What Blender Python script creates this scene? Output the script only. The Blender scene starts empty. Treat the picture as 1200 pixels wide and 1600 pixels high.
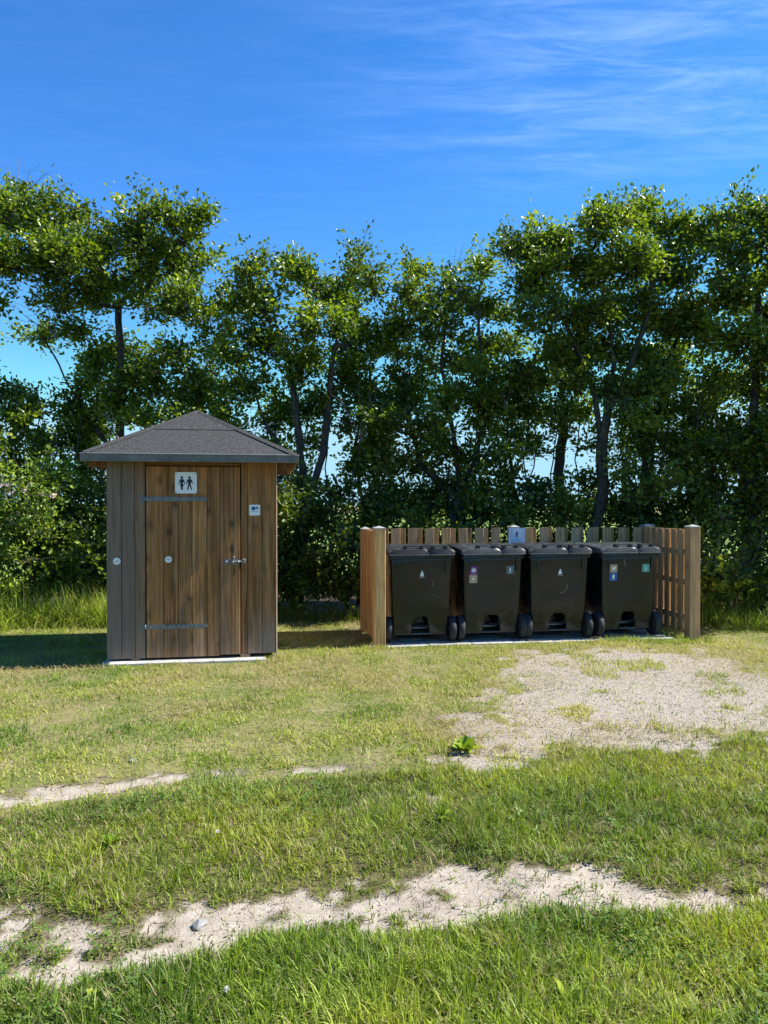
import bpy, bmesh, math, random
import numpy as np
from mathutils import Vector, Matrix, Quaternion

random.seed(7)
rng = np.random.default_rng(11)
scene = bpy.context.scene
COL = scene.collection
R = math.radians

# ------------------------------------------------------------------ camera
F = 1202.0           # focal length in photo pixels (photo 1200 x 1600)
HZ = 790.0           # horizon row
EYE = 1.6
cam_d = bpy.data.cameras.new('camera')
cam = bpy.data.objects.new('camera', cam_d)
COL.objects.link(cam)
cam.location = (0, 0, EYE)
cam.rotation_euler = (R(90) - math.atan((800 - HZ) / F), 0, 0)
cam_d.sensor_fit = 'HORIZONTAL'
cam_d.sensor_width = 36
cam_d.lens = 36 * F / 1200
cam_d.clip_end = 9000
scene.camera = cam

# ------------------------------------------------------------------ sky, sun, exposure
SUN_AZ = R(82.2)       # clockwise from +Y (away from camera) towards +X (right)
SUN_EL = R(47)
world = bpy.data.worlds.new('World')
scene.world = world
world.use_nodes = True
wt = world.node_tree
wt.nodes.clear()
wn = wt.nodes.new
wl = wt.links.new
sky = wn('ShaderNodeTexSky')
sky.sky_type = 'NISHITA'
sky.sun_disc = False
sky.sun_elevation = SUN_EL
sky.sun_rotation = SUN_AZ
sky.altitude = 0
sky.air_density = 0.55
sky.dust_density = 0.0
sky.ozone_density = 2.0
hs = wn('ShaderNodeHueSaturation')
hs.inputs['Saturation'].default_value = 1.24
wb = wn('ShaderNodeMix'); wb.data_type = 'RGBA'; wb.blend_type = 'MULTIPLY'; wb.inputs[0].default_value = 1.0
wb.inputs[7].default_value = (1.02, 1.06, 1.14, 1)
wl(sky.outputs[0], wb.inputs[6]); wl(wb.outputs[2], hs.inputs['Color'])
# thin cirrus, laid on a flat layer high above
tc = wn('ShaderNodeTexCoord')
sx = wn('ShaderNodeSeparateXYZ'); wl(tc.outputs['Generated'], sx.inputs[0])
def wmath(op, a, b=None):
    m = wn('ShaderNodeMath'); m.operation = op
    for i, v in enumerate((a, b)):
        if v is None: continue
        if isinstance(v, (int, float)): m.inputs[i].default_value = v
        else: wl(v, m.inputs[i])
    return m.outputs[0]
zc = wmath('MAXIMUM', sx.outputs[2], 0.06)
cx = wmath('DIVIDE', sx.outputs[0], zc)
cy = wmath('DIVIDE', sx.outputs[1], zc)
cv = wn('ShaderNodeCombineXYZ'); wl(cx, cv.inputs[0]); wl(cy, cv.inputs[1])
mp = wn('ShaderNodeMapping'); mp.inputs['Rotation'].default_value = (0, 0, R(34)); mp.inputs['Scale'].default_value = (1.5, 5.5, 1)
wl(cv.outputs[0], mp.inputs['Vector'])
n1 = wn('ShaderNodeTexNoise'); n1.inputs['Scale'].default_value = 1.6; n1.inputs['Detail'].default_value = 13; n1.inputs['Roughness'].default_value = 0.7; n1.inputs['Distortion'].default_value = 0.5
wl(mp.outputs[0], n1.inputs['Vector'])
r1 = wn('ShaderNodeMapRange'); r1.interpolation_type = 'SMOOTHSTEP'
r1.inputs['From Min'].default_value = 0.34; r1.inputs['From Max'].default_value = 0.92
wl(n1.outputs[0], r1.inputs['Value'])
mp2 = wn('ShaderNodeMapping'); mp2.inputs['Location'].default_value = (-0.62, -1.72, 0)
mp2.vector_type = 'POINT'
wl(cv.outputs[0], mp2.inputs['Vector'])
ln = wn('ShaderNodeVectorMath'); ln.operation = 'LENGTH'; wl(mp2.outputs[0], ln.inputs[0])
r2 = wn('ShaderNodeMapRange'); r2.interpolation_type = 'SMOOTHSTEP'
r2.inputs['From Min'].default_value = 1.0; r2.inputs['From Max'].default_value = 0.1
r2.inputs['To Min'].default_value = 0.035; r2.inputs['To Max'].default_value = 0.42
wl(ln.outputs['Value'], r2.inputs['Value'])
cf = wmath('MULTIPLY', r1.outputs[0], r2.outputs[0])
mx = wn('ShaderNodeMix'); mx.data_type = 'RGBA'
cap = wn('ShaderNodeMix'); cap.data_type = 'RGBA'; cap.blend_type = 'DARKEN'; cap.inputs[0].default_value = 1.0; cap.inputs[7].default_value = (1.45, 2.6, 3.35, 1)
wl(hs.outputs[0], cap.inputs[6])
wl(cf, mx.inputs[0]); wl(cap.outputs[2], mx.inputs[6]); mx.inputs[7].default_value = (2.9, 3.8, 5.2, 1)
bg = wn('ShaderNodeBackground'); bg.inputs['Strength'].default_value = 0.138
wl(mx.outputs[2], bg.inputs['Color'])
wo = wn('ShaderNodeOutputWorld'); wl(bg.outputs[0], wo.inputs['Surface'])

sun_d = bpy.data.lights.new('sun', 'SUN')
sun_d.energy = 5.0
sun_d.angle = R(0.5)
sun_d.color = (1.0, 0.955, 0.88)
sun = bpy.data.objects.new('sun', sun_d)
COL.objects.link(sun)
sdir = Vector((math.cos(SUN_EL) * math.sin(SUN_AZ), math.cos(SUN_EL) * math.cos(SUN_AZ), math.sin(SUN_EL)))
sun.rotation_euler = sdir.to_track_quat('Z', 'Y').to_euler()
sun.location = sdir * 30

scene.view_settings.view_transform = 'Standard'
scene.view_settings.look = 'None'
scene.view_settings.exposure = 1.2
scene.view_settings.gamma = 1.0
scene.render.engine = 'CYCLES'
scene.cycles.max_bounces = 8
scene.cycles.transparent_max_bounces = 8

# ------------------------------------------------------------------ helpers
def px2w(px, py, Y):
    return Vector(((px - 600) / F * Y, Y, EYE - (py - HZ) / F * Y))

def gpt(px, py, z=0.0):
    Y = (EYE - z) * F / (py - HZ)
    return (px - 600) / F * Y, Y

_tab = np.random.default_rng(5).random((256, 256))
def vnoise(x, y, s):
    x = np.asarray(x) * s + 71.3; y = np.asarray(y) * s + 33.7
    xi = np.floor(x).astype(int); yi = np.floor(y).astype(int)
    fx = x - xi; fy = y - yi
    fx = fx * fx * (3 - 2 * fx); fy = fy * fy * (3 - 2 * fy)
    a = _tab[xi % 256, yi % 256]; b = _tab[(xi + 1) % 256, yi % 256]
    c = _tab[xi % 256, (yi + 1) % 256]; d = _tab[(xi + 1) % 256, (yi + 1) % 256]
    return (a * (1 - fx) + b * fx) * (1 - fy) + (c * (1 - fx) + d * fx) * fy
def fbm(x, y, s, o=4):
    v = 0; a = 0.5; t = 0
    for i in range(o):
        v = v + a * vnoise(x, y, s * 2.03 ** i); t += a; a *= 0.55
    return v / t
def sstep(a, b, x):
    t = np.clip((x - a) / (b - a), 0, 1)
    return t * t * (3 - 2 * t)

def np_mesh(name, verts, quads=None, tris=None, cols=None, floats=None, smooth=False):
    me = bpy.data.meshes.new(name)
    verts = np.asarray(verts, dtype=np.float32)
    me.vertices.add(len(verts)); me.vertices.foreach_set('co', verts.ravel())
    q = np.asarray(quads, dtype=np.int32).reshape(-1, 4) if quads is not None else np.zeros((0, 4), np.int32)
    t = np.asarray(tris, dtype=np.int32).reshape(-1, 3) if tris is not None else np.zeros((0, 3), np.int32)
    loops = np.concatenate([q.ravel(), t.ravel()])
    me.loops.add(len(loops)); me.loops.foreach_set('vertex_index', loops)
    st = np.concatenate([np.arange(len(q)) * 4, len(q) * 4 + np.arange(len(t)) * 3]).astype(np.int32)
    me.polygons.add(len(st)); me.polygons.foreach_set('loop_start', st)
    if smooth:
        me.polygons.foreach_set('use_smooth', np.ones(len(st), dtype=bool))
    if cols is not None:
        at = me.attributes.new('Col', 'FLOAT_COLOR', 'POINT')
        c = np.ones((len(verts), 4), np.float32); c[:, :3] = cols
        at.data.foreach_set('color', c.ravel())
    if floats:
        for k, v in floats.items():
            at = me.attributes.new(k, 'FLOAT', 'POINT')
            at.data.foreach_set('value', np.asarray(v, dtype=np.float32))
    me.update(calc_edges=True)
    me.validate()
    return me

def link(name, me, mat=None, parent=None, loc=None, rot=None):
    o = bpy.data.objects.new(name, me)
    COL.objects.link(o)
    if mat is not None and me is not None and len(me.materials) == 0:
        me.materials.append(mat)
    if parent is not None: o.parent = parent
    if loc is not None: o.location = loc
    if rot is not None: o.rotation_euler = rot
    return o

def tag(o, label=None, cat=None, group=None, kind=None):
    if label: o['label'] = label
    if cat: o['category'] = cat
    if group: o['group'] = group
    if kind: o['kind'] = kind
    return o

def empty(name, loc, rz=0.0):
    o = bpy.data.objects.new(name, None)
    COL.objects.link(o); o.location = loc; o.rotation_euler = (0, 0, rz)
    o.empty_display_size = 0.1
    return o

def bm_mesh(name, bm, smooth=False):
    me = bpy.data.meshes.new(name)
    bmesh.ops.recalc_face_normals(bm, faces=bm.faces)
    if smooth:
        for f in bm.faces: f.smooth = True
    bm.to_mesh(me); bm.free()
    return me

def bx(bm, x0, x1, y0, y1, z0, z1):
    vs = [bm.verts.new((x, y, z)) for z in (z0, z1) for y in (y0, y1) for x in (x0, x1)]
    for f in ((0, 1, 3, 2), (4, 6, 7, 5), (0, 4, 5, 1), (1, 5, 7, 3), (3, 7, 6, 2), (2, 6, 4, 0)):
        bm.faces.new([vs[i] for i in f])
    return vs

def bevel_box(name, x0, x1, y0, y1, z0, z1, b=0.004, seg=1):
    bm = bmesh.new(); bx(bm, x0, x1, y0, y1, z0, z1)
    bmesh.ops.recalc_face_normals(bm, faces=bm.faces)
    bmesh.ops.bevel(bm, geom=list(bm.edges), offset=b, segments=seg, affect='EDGES', profile=0.6)
    return bm_mesh(name, bm)

_pl = {}
def plank_mesh(w, t, h, c=0.003):
    """upright board, origin at the middle of its foot, long edges chamfered, uneven"""
    k = (round(w, 4), round(t, 4), round(h, 4), c)
    if k in _pl: return _pl[k]
    x, y = w / 2, t / 2
    prof = [(-x + c, -y), (x - c, -y), (x, -y + c), (x, y - c), (x - c, y), (-x + c, y), (-x, y - c), (-x, -y + c)]
    v = [(a, b, 0) for a, b in prof] + [(a, b, h) for a, b in prof]
    bm = bmesh.new(); vs = [bm.verts.new(p) for p in v]
    for i in range(8):
        j = (i + 1) % 8
        bm.faces.new((vs[i], vs[j], vs[8 + j], vs[8 + i]))
    bm.faces.new(vs[:8][::-1]); bm.faces.new(vs[8:])
    _pl[k] = bm_mesh('plank', bm)
    return _pl[k]

def poly_prism(name, polys, t=0.001):
    """flat shapes in the x-z plane, standing proud towards -y"""
    bm = bmesh.new()
    for p in polys:
        a = [bm.verts.new((x, 0, z)) for x, z in p]; b = [bm.verts.new((x, -t, z)) for x, z in p]
        n = len(p)
        try:
            bm.faces.new(b); bm.faces.new(a[::-1])
        except ValueError: pass
        for i in range(n):
            bm.faces.new((a[i], a[(i + 1) % n], b[(i + 1) % n], b[i]))
    return bm_mesh(name, bm)
def circ(cx, cz, r, n=16, sx=1, sz=1): return [(cx + r * sx * math.cos(2 * math.pi * i / n), cz + r * sz * math.sin(2 * math.pi * i / n)) for i in range(n)]
def rrect(x0, x1, z0, z1, r, n=4):
    out = []
    for cx, cz, a0 in ((x1 - r, z1 - r, 0), (x0 + r, z1 - r, 90), (x0 + r, z0 + r, 180), (x1 - r, z0 + r, 270)):
        for i in range(n + 1):
            a = R(a0 + 90 * i / n); out.append((cx + r * math.cos(a), cz + r * math.sin(a)))
    return out
def rect(x0, x1, z0, z1): return [(x0, z0), (x1, z0), (x1, z1), (x0, z1)]

def cyl(bm, p0, p1, r0, r1=None, n=12, caps=True):
    r1 = r0 if r1 is None else r1
    p0 = Vector(p0); p1 = Vector(p1); d = (p1 - p0).normalized()
    a = d.orthogonal().normalized(); b = d.cross(a)
    A = []; B = []
    for i in range(n):
        t = 2 * math.pi * i / n; o = a * math.cos(t) + b * math.sin(t)
        A.append(bm.verts.new(p0 + o * r0)); B.append(bm.verts.new(p1 + o * r1))
    for i in range(n):
        j = (i + 1) % n; bm.faces.new((A[i], A[j], B[j], B[i]))
    if caps: bm.faces.new(A[::-1]); bm.faces.new(B)

# ------------------------------------------------------------------ materials
class NT:
    def __init__(s, name):
        s.m = bpy.data.materials.new(name); s.m.use_nodes = True
        s.t = s.m.node_tree; s.t.nodes.clear()
        s.out = s.n('ShaderNodeOutputMaterial')
    def n(s, k, **kw):
        o = s.t.nodes.new(k)
        for a, b in kw.items(): setattr(o, a, b)
        return o
    def l(s, a, b): s.t.links.new(a, b)
    def put(s, node, key, v):
        if v is None: return
        i = node.inputs[key]
        if isinstance(v, bpy.types.NodeSocket): s.l(v, i)
        elif isinstance(v, (tuple, list)) and len(v) == 3 and i.type == 'RGBA': i.default_value = (*v, 1)
        else: i.default_value = v
    def math(s, op, a, b=None, c=None, clamp=False):
        o = s.n('ShaderNodeMath', operation=op, use_clamp=clamp)
        for i, v in enumerate((a, b, c)): s.put(o, i, v)
        return o.outputs[0]
    def mix(s, f, a, b, blend='MIX'):
        o = s.n('ShaderNodeMix', data_type='RGBA', blend_type=blend)
        s.put(o, 0, f); s.put(o, 6, a); s.put(o, 7, b); return o.outputs[2]
    def noise(s, vec, scale, detail=4, rough=0.55, dist=0.0):
        o = s.n('ShaderNodeTexNoise'); s.put(o, 'Vector', vec)
        o.inputs['Scale'].default_value = scale; o.inputs['Detail'].default_value = detail
        o.inputs['Roughness'].default_value = rough; o.inputs['Distortion'].default_value = dist
        return o.outputs[0]
    def mapr(s, v, a, b, c=0.0, d=1.0, smooth=True):
        o = s.n('ShaderNodeMapRange'); o.interpolation_type = 'SMOOTHSTEP' if smooth else 'LINEAR'
        s.put(o, 'Value', v)
        for k, x in (('From Min', a), ('From Max', b), ('To Min', c), ('To Max', d)): o.inputs[k].default_value = x
        return o.outputs[0]
    def mapping(s, vec, scale=(1, 1, 1), loc=None):
        o = s.n('ShaderNodeMapping'); s.put(o, 'Vector', vec); o.inputs['Scale'].default_value = scale
        if loc is not None: s.put(o, 'Location', loc)
        return o.outputs[0]
    def bump(s, h, strength=0.3, dist=0.01):
        o = s.n('ShaderNodeBump'); s.put(o, 'Height', h); o.inputs['Strength'].default_value = strength; o.inputs['Distance'].default_value = dist
        return o.outputs[0]
    def bsdf(s, color, rough=0.6, spec=0.5, normal=None, metal=0.0):
        o = s.n('ShaderNodeBsdfPrincipled')
        s.put(o, 'Base Color', color); s.put(o, 'Roughness', rough); s.put(o, 'Specular IOR Level', spec)
        s.put(o, 'Metallic', metal)
        if normal is not None: s.l(normal, o.inputs['Normal'])
        s.l(o.outputs[0], s.out.inputs['Surface']); s.b = o
        return s.m
    def obj(s): return s.n('ShaderNodeTexCoord').outputs['Object']
    def pos(s): return s.n('ShaderNodeNewGeometry').outputs['Position']

def wood(name, colA, colB, grey=(0.20, 0.19, 0.175), dark=(0.03, 0.018, 0.01)):
    """object colour: r = weathering to grey, g = brightness, b = greying that creeps up from the foot"""
    s = NT(name)
    oi = s.n('ShaderNodeObjectInfo'); rnd = oi.outputs['Random']
    off = s.n('ShaderNodeCombineXYZ'); s.put(off, 0, s.math('MULTIPLY', rnd, 37.0)); s.put(off, 1, s.math('MULTIPLY', rnd, 91.0)); s.put(off, 2, s.math('MULTIPLY', rnd, 53.0))
    sc = s.n('ShaderNodeSeparateColor'); s.l(oi.outputs['Color'], sc.inputs[0])
    ob = s.obj()
    av = s.n('ShaderNodeVectorMath', operation='ADD'); s.l(ob, av.inputs[0]); s.l(off.outputs[0], av.inputs[1])
    v = av.outputs[0]
    broad = s.noise(s.mapping(v, (9, 9, 0.9)), 1.0, 3, 0.5, 0.4)
    ring = s.noise(s.mapping(v, (34, 34, 1.1)), 1.0, 4, 0.6, 1.2)
    fib = s.noise(s.mapping(v, (190, 190, 5)), 1.0, 4, 0.65)
    col = s.mix(s.mapr(broad, 0.3, 0.7), colA, colB)
    col = s.mix(s.mapr(ring, 0.40, 0.62, 0, 0.9), col, s.mix(0.6, col, dark))
    # knots
    kd = s.n('ShaderNodeVectorMath', operation='ADD'); s.l(s.mapping(v, (7, 3, 4.6)), kd.inputs[0])
    kq = s.n('ShaderNodeTexNoise'); s.put(kq, 'Vector', s.mapping(v, (20, 20, 14))); kq.inputs['Detail'].default_value = 3
    kz = s.n('ShaderNodeVectorMath', operation='SCALE'); s.l(kq.outputs['Color'], kz.inputs[0]); kz.inputs['Scale'].default_value = 0.34; s.l(kz.outputs[0], kd.inputs[1])
    vo = s.n('ShaderNodeTexVoronoi'); vo.feature = 'F1'; s.put(vo, 'Vector', kd.outputs[0]); vo.inputs['Scale'].default_value = 1.0
    kr = s.n('ShaderNodeSeparateColor'); s.l(vo.outputs['Color'], kr.inputs[0])
    pick = s.mapr(kr.outputs[0], 0.28, 0.42)
    kn = s.math('MULTIPLY', pick, s.math('ADD', s.mapr(vo.outputs['Distance'], 0.12, 0.24, 0.75, 0), s.math('MULTIPLY', s.mapr(vo.outputs['Distance'], 0.2, 0.5, 1, 0), s.math('ADD', 0.28, s.math('MULTIPLY', s.math('SINE', s.math('MULTIPLY', vo.outputs['Distance'], 75.0)), 0.25)))), clamp=True)
    col = s.mix(s.math('MULTIPLY', kn, s.mapr(kr.outputs[1], 0.1, 0.9, 0.25, 0.85)), col, dark)
    # weathering
    wn_ = s.noise(s.mapping(v, (22, 22, 1.6)), 1.0, 5, 0.6)
    sz = s.n('ShaderNodeSeparateXYZ'); s.l(ob, sz.inputs[0])
    foot = s.math('MULTIPLY', s.mapr(sz.outputs[2], 0.0, 0.62, 1, 0), sc.outputs[2])
    gw = s.math('ADD', sc.outputs[0], foot)
    gf = s.math('ADD', gw, s.math('MULTIPLY', s.math('SUBTRACT', wn_, 0.5), 1.5), clamp=True)
    gcol = s.mix(s.mapr(ring, 0.4, 0.7, 0, 0.5), grey, (grey[0] * .55, grey[1] * .55, grey[2] * .55))
    col = s.mix(s.math('MULTIPLY', gf, 0.9), col, gcol)
    br = s.math('MULTIPLY', sc.outputs[1], s.math('ADD', 0.45, s.math('MULTIPLY', fib, 1.1)))
    mul = s.n('ShaderNodeVectorMath', operation='SCALE'); s.l(col, mul.inputs[0]); s.l(br, mul.inputs['Scale'])
    h = s.math('ADD', s.math('MULTIPLY', fib, 0.6), s.math('MULTIPLY', ring, 0.4))
    return s.bsdf(mul.outputs[0], 0.72, 0.25, s.bump(h, 0.45, 0.004))

def plain(name, col, rough=0.5, spec=0.5, metal=0.0, var=0.15, scale=8, bump=0.0, bscale=150):
    s = NT(name); v = s.obj()
    n = s.noise(v, scale, 5, 0.6)
    c2 = tuple(max(0, c * (1 - var)) for c in col); c3 = tuple(c * (1 + var) for c in col)
    nr = s.bump(s.noise(v, bscale, 3, 0.6), bump, 0.003) if bump else None
    r = s.mapr(n, 0.3, 0.7, max(0.02, rough - 0.06), rough + 0.06)
    return s.bsdf(s.mix(s.mapr(n, 0.3, 0.7), c2, c3), r, spec, nr, metal)

def leafmat(name, rough=0.38, trans=0.35, spec=0.5, tint=(1.5, 1.55, 0.55)):
    s = NT(name)
    a = s.n('ShaderNodeAttribute', attribute_name='Col'); c = a.outputs['Color']
    p = s.n('ShaderNodeBsdfPrincipled'); s.l(c, p.inputs['Base Color']); p.inputs['Roughness'].default_value = rough; p.inputs['Specular IOR Level'].default_value = spec
    t = s.n('ShaderNodeBsdfTranslucent'); s.l(s.mix(1.0, c, tint, 'MULTIPLY'), t.inputs['Color'])
    m = s.n('ShaderNodeMixShader'); m.inputs[0].default_value = trans
    s.l(p.outputs[0], m.inputs[1]); s.l(t.outputs[0], m.inputs[2]); s.l(m.outputs[0], s.out.inputs['Surface'])
    return s.m

def barkmat(name, ca, cb):
    s = NT(name); v = s.pos()
    n = s.noise(s.mapping(v, (14, 14, 5)), 1.0, 5, 0.65, 0.6); n2 = s.noise(v, 60, 3)
    return s.bsdf(s.mix(s.mapr(n, 0.35, 0.65), ca, cb), 0.9, 0.2, s.bump(s.math('ADD', n, s.math('MULTIPLY', n2, 0.4)), 0.6, 0.02))

M_shed = wood('shed_wood', (0.44, 0.205, 0.068), (0.29, 0.124, 0.036), grey=(0.30, 0.232, 0.178), dark=(0.035, 0.017, 0.008))
M_fence = wood('fence_wood', (0.64, 0.37, 0.14), (0.54, 0.285, 0.095), grey=(0.42, 0.31, 0.21), dark=(0.09, 0.05, 0.022))
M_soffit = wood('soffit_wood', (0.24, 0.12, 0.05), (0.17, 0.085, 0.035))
M_steel = plain('galvanised_steel', (0.17, 0.175, 0.175), 0.5, 0.5, 0.35, 0.3, 30)
M_fascia = plain('grey_fascia', (0.150, 0.138, 0.120), 0.6, 0.4, 0.0, 0.28, 9)
M_drip = plain('drip_edge', (0.26, 0.265, 0.26), 0.4, 0.5, 0.3, 0.1, 12)
M_white = plain('white_enamel', (0.78, 0.79, 0.78), 0.35, 0.5, 0, 0.04, 10)
M_black = plain('black_print', (0.012, 0.014, 0.02), 0.5, 0.4, 0, 0.05)
M_blue = plain('blue_print', (0.02, 0.13, 0.28), 0.5, 0.4, 0, 0.05)
M_screw = plain('screw_steel', (0.3, 0.3, 0.3), 0.4, 0.5, 0.8)
M_zcap = plain('pale_post_cap', (0.30, 0.305, 0.29), 0.55, 0.4, 0.0, 0.12, 25)
M_rubber = plain('tyre_rubber', (0.022, 0.022, 0.023), 0.62, 0.4, 0, 0.25, 20, 0.2)
M_hub = plain('hub_plastic', (0.03, 0.03, 0.032), 0.5, 0.4)
M_concrete = plain('paver_concrete', (0.36, 0.35, 0.33), 0.9, 0.2, 0, 0.22, 7, 0.35, 120)
M_slab = plain('slab_concrete', (0.42, 0.40, 0.37), 0.9, 0.2, 0, 0.15, 9, 0.3, 120)
M_stone = plain('pale_stone', (0.22, 0.22, 0.215), 0.85, 0.3, 0, 0.35, 25, 0.3, 60)

def felt():
    s = NT('roof_felt'); v = s.obj()
    sp = s.noise(v, 62, 4, 0.8); bl = s.noise(v, 3.0, 4)
    c = s.mix(s.mapr(sp, 0.38, 0.66), (0.018, 0.018, 0.018), (0.088, 0.088, 0.087))
    c = s.mix(s.mapr(bl, 0.35, 0.7, 0, 0.3), c, (0.045, 0.045, 0.044))
    return s.bsdf(c, 0.95, 0.15, s.bump(sp, 0.6, 0.004))
M_felt = felt()

def plastic():
    s = NT('dark_bin_plastic'); v = s.obj()
    oi = s.n('ShaderNodeObjectInfo')
    av = s.n('ShaderNodeVectorMath', operation='ADD'); s.l(v, av.inputs[0]); s.l(oi.outputs['Random'], av.inputs[1])
    n = s.noise(av.outputs[0], 3.0, 4); g = s.noise(av.outputs[0], 24, 5, 0.7)
    z = s.n('ShaderNodeSeparateXYZ'); s.l(v, z.inputs[0])
    dust = s.math('MULTIPLY', s.mapr(z.outputs[2], 0.05, 0.5, 1, 0), s.mapr(n, 0.3, 0.7, 0.6, 1.0))   # splashed dirt low on the body
    c = s.mix(s.mapr(n, 0.3, 0.7), (0.0042, 0.0072, 0.0082), (0.0065, 0.0098, 0.0108))
    c = s.mix(s.math('MULTIPLY', dust, 0.10), c, (0.03, 0.03, 0.028))
    # scuffs
    sv = s.mapping(av.outputs[0], (9, 9, 60)); sc = s.noise(sv, 1.0, 2, 0.5, 3.0)
    c = s.mix(s.mapr(sc, 0.735, 0.77, 0, 0.35), c, (0.10, 0.10, 0.095))
    wave = s.noise(v, 2.4, 1, 0.4)
    bm = s.n('ShaderNodeBump'); s.l(wave, bm.inputs['Height']); bm.inputs['Strength'].default_value = 0.6; bm.inputs['Distance'].default_value = 0.05
    fine = s.n('ShaderNodeBump'); s.l(s.noise(v, 260, 2), fine.inputs['Height']); fine.inputs['Strength'].default_value = 0.03; fine.inputs['Distance'].default_value = 0.001
    s.l(bm.outputs[0], fine.inputs['Normal'])
    return s.bsdf(c, s.mapr(n, 0.3, 0.7, 0.20, 0.32), 0.5, fine.outputs[0])
M_bin = plastic()
def lidplastic():
    s = NT('grey_lid_plastic'); v = s.obj()
    g = s.noise(v, 14, 5, 0.7)
    c = s.mix(s.mapr(g, 0.3, 0.75), (0.050, 0.055, 0.062), (0.10, 0.099, 0.096))
    return s.bsdf(c, s.mapr(g, 0.3, 0.7, 0.32, 0.5), 0.5, s.bump(s.noise(v, 220, 2), 0.15, 0.001))
M_lid = lidplastic()

def stick(name, c): return plain(name, c, 0.45, 0.4, 0, 0.06, 40)
M_purple = stick('sticker_purple', (0.16, 0.018, 0.16)); M_tan = stick('sticker_tan', (0.42, 0.32, 0.19))
M_slate = stick('sticker_slate', (0.09, 0.13, 0.13)); M_sblue = stick('sticker_blue', (0.012, 0.12, 0.34))
M_green = stick('sticker_green', (0.10, 0.36, 0.29)); M_icon = stick('sticker_icon_white', (0.72, 0.74, 0.72))
M_poster = stick('laminated_poster', (0.50, 0.56, 0.64)); M_poster2 = stick('poster_panel', (0.58, 0.62, 0.68))

# ------------------------------------------------------------------ ground masks (world positions; rows of the track read off the ground plane)
def proj(x, y):
    y = np.maximum(y, 0.4)
    return 600 + F * x / y, HZ + EYE * F / y
AU = ([-400, 0, 60, 130, 200, 270, 330, 400, 450, 520, 560, 640, 740, 800, 860, 930, 1000, 1050, 1100, 1200, 1600],
      [1460, 1414, 1420, 1432, 1430, 1420, 1406, 1394, 1390, 1386, 1384, 1372, 1354, 1359, 1363, 1366, 1380, 1388, 1388, 1380, 1360])
AL = ([-400, 0, 80, 180, 240, 300, 380, 450, 550, 640, 700, 800, 880, 960, 1040, 1070, 1200, 1600],
      [1600, 1550, 1548, 1534, 1510, 1492, 1476, 1460, 1454, 1454, 1456, 1443, 1430, 1428, 1430, 1420, 1414, 1390])
BU = ([-400, 0, 100, 200, 300, 400, 560, 650, 740], [1285, 1243, 1229, 1218, 1210, 1200, 1194, 1188, 1182])
BL = ([-400, 0, 100, 200, 300, 400, 560, 650, 740, 850, 1000, 1200, 1600], [1325, 1282, 1262, 1248, 1236, 1224, 1216, 1211, 1205, 1190, 1174, 1152, 1120])
GV = np.array([(728, 1215), (742, 1175), (760, 1130), (770, 1085), (785, 1045), (840, 1022), (940, 1012), (1060, 1010), (1130, 1028), (1200, 1052), (1330, 1075), (1500, 1080), (1500, 1140), (1200, 1152), (1000, 1174), (850, 1192)])
GVW = np.array([gpt(a, b) for a, b in GV])
def poly_sd(x, y, P):
    x = np.asarray(x, float); y = np.asarray(y, float)
    d = np.full(x.shape, 1e9); ins = np.zeros(x.shape, bool)
    n = len(P)
    for i in range(n):
        a = P[i]; b = P[(i + 1) % n]; e = b - a
        t = np.clip(((x - a[0]) * e[0] + (y - a[1]) * e[1]) / (e @ e), 0, 1)
        d = np.minimum(d, np.hypot(x - a[0] - t * e[0], y - a[1] - t * e[1]))
        c = ((a[1] > y) != (b[1] > y)) & (x < (b[0] - a[0]) * (y - a[1]) / (b[1] - a[1] + 1e-12) + a[0])
        ins ^= c
    return np.where(ins, -d, d)

def masks(x, y):
    px, py = proj(x, y)
    front = y > 0.6
    n = fbm(x, y, 3.0) - 0.5; nf = fbm(x, y, 11.0, 3) - 0.5
    j = n * 46 + nf * 70
    au = np.interp(px, *AU); al = np.interp(px, *AL)
    thin = np.interp(px, [0, 1000, 1080, 1300], [1, 1, 0.7, 0.7])
    A = np.minimum(sstep(-7, 9, py - au + j), sstep(-7, 9, al - py + j * 0.8)) * front
    A = A * np.clip(thin + n * 2.2 * (thin < 1), 0, 1)
    islands = sstep(0.565, 0.65, fbm(x + 14.5, y + 3, 6.5, 3))
    A = A * (1 - 0.85 * islands)
    Ae = np.minimum(sstep(-45, 22, py - au + j), sstep(-40, 22, al - py + j * 0.8)) * front
    bu = np.interp(px, *BU); bl = np.interp(px, *BL)
    Bw = np.interp(px, [-400, 220, 300, 420, 480, 700, 760], [1, 0.95, 0.72, 0.5, 0.68, 0.85, 1])
    jb = n * 24 + nf * 24
    B = np.minimum(sstep(-5, 5, py - bu + jb), sstep(-5, 5, bl - 17 - py + jb)) * front * (px < 800)
    B = B * sstep(0.42, 0.60, fbm(x - 4, y, 2.6, 3) * 0.55 + Bw * 0.45)
    sd = poly_sd(x, y, GVW)
    G = sstep(0.30, -0.26, sd + n * 1.15 + nf * 0.8) * front
    near = sstep(-4, 4, py - (au + al) / 2)                      # in front of the near track
    lawn = sstep(4, -4, py - bl)                                # behind the far track
    return dict(Ae=Ae, A=A, B=B, G=G, near=near, lawn=lawn, px=px, py=py, sd=sd)

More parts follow.
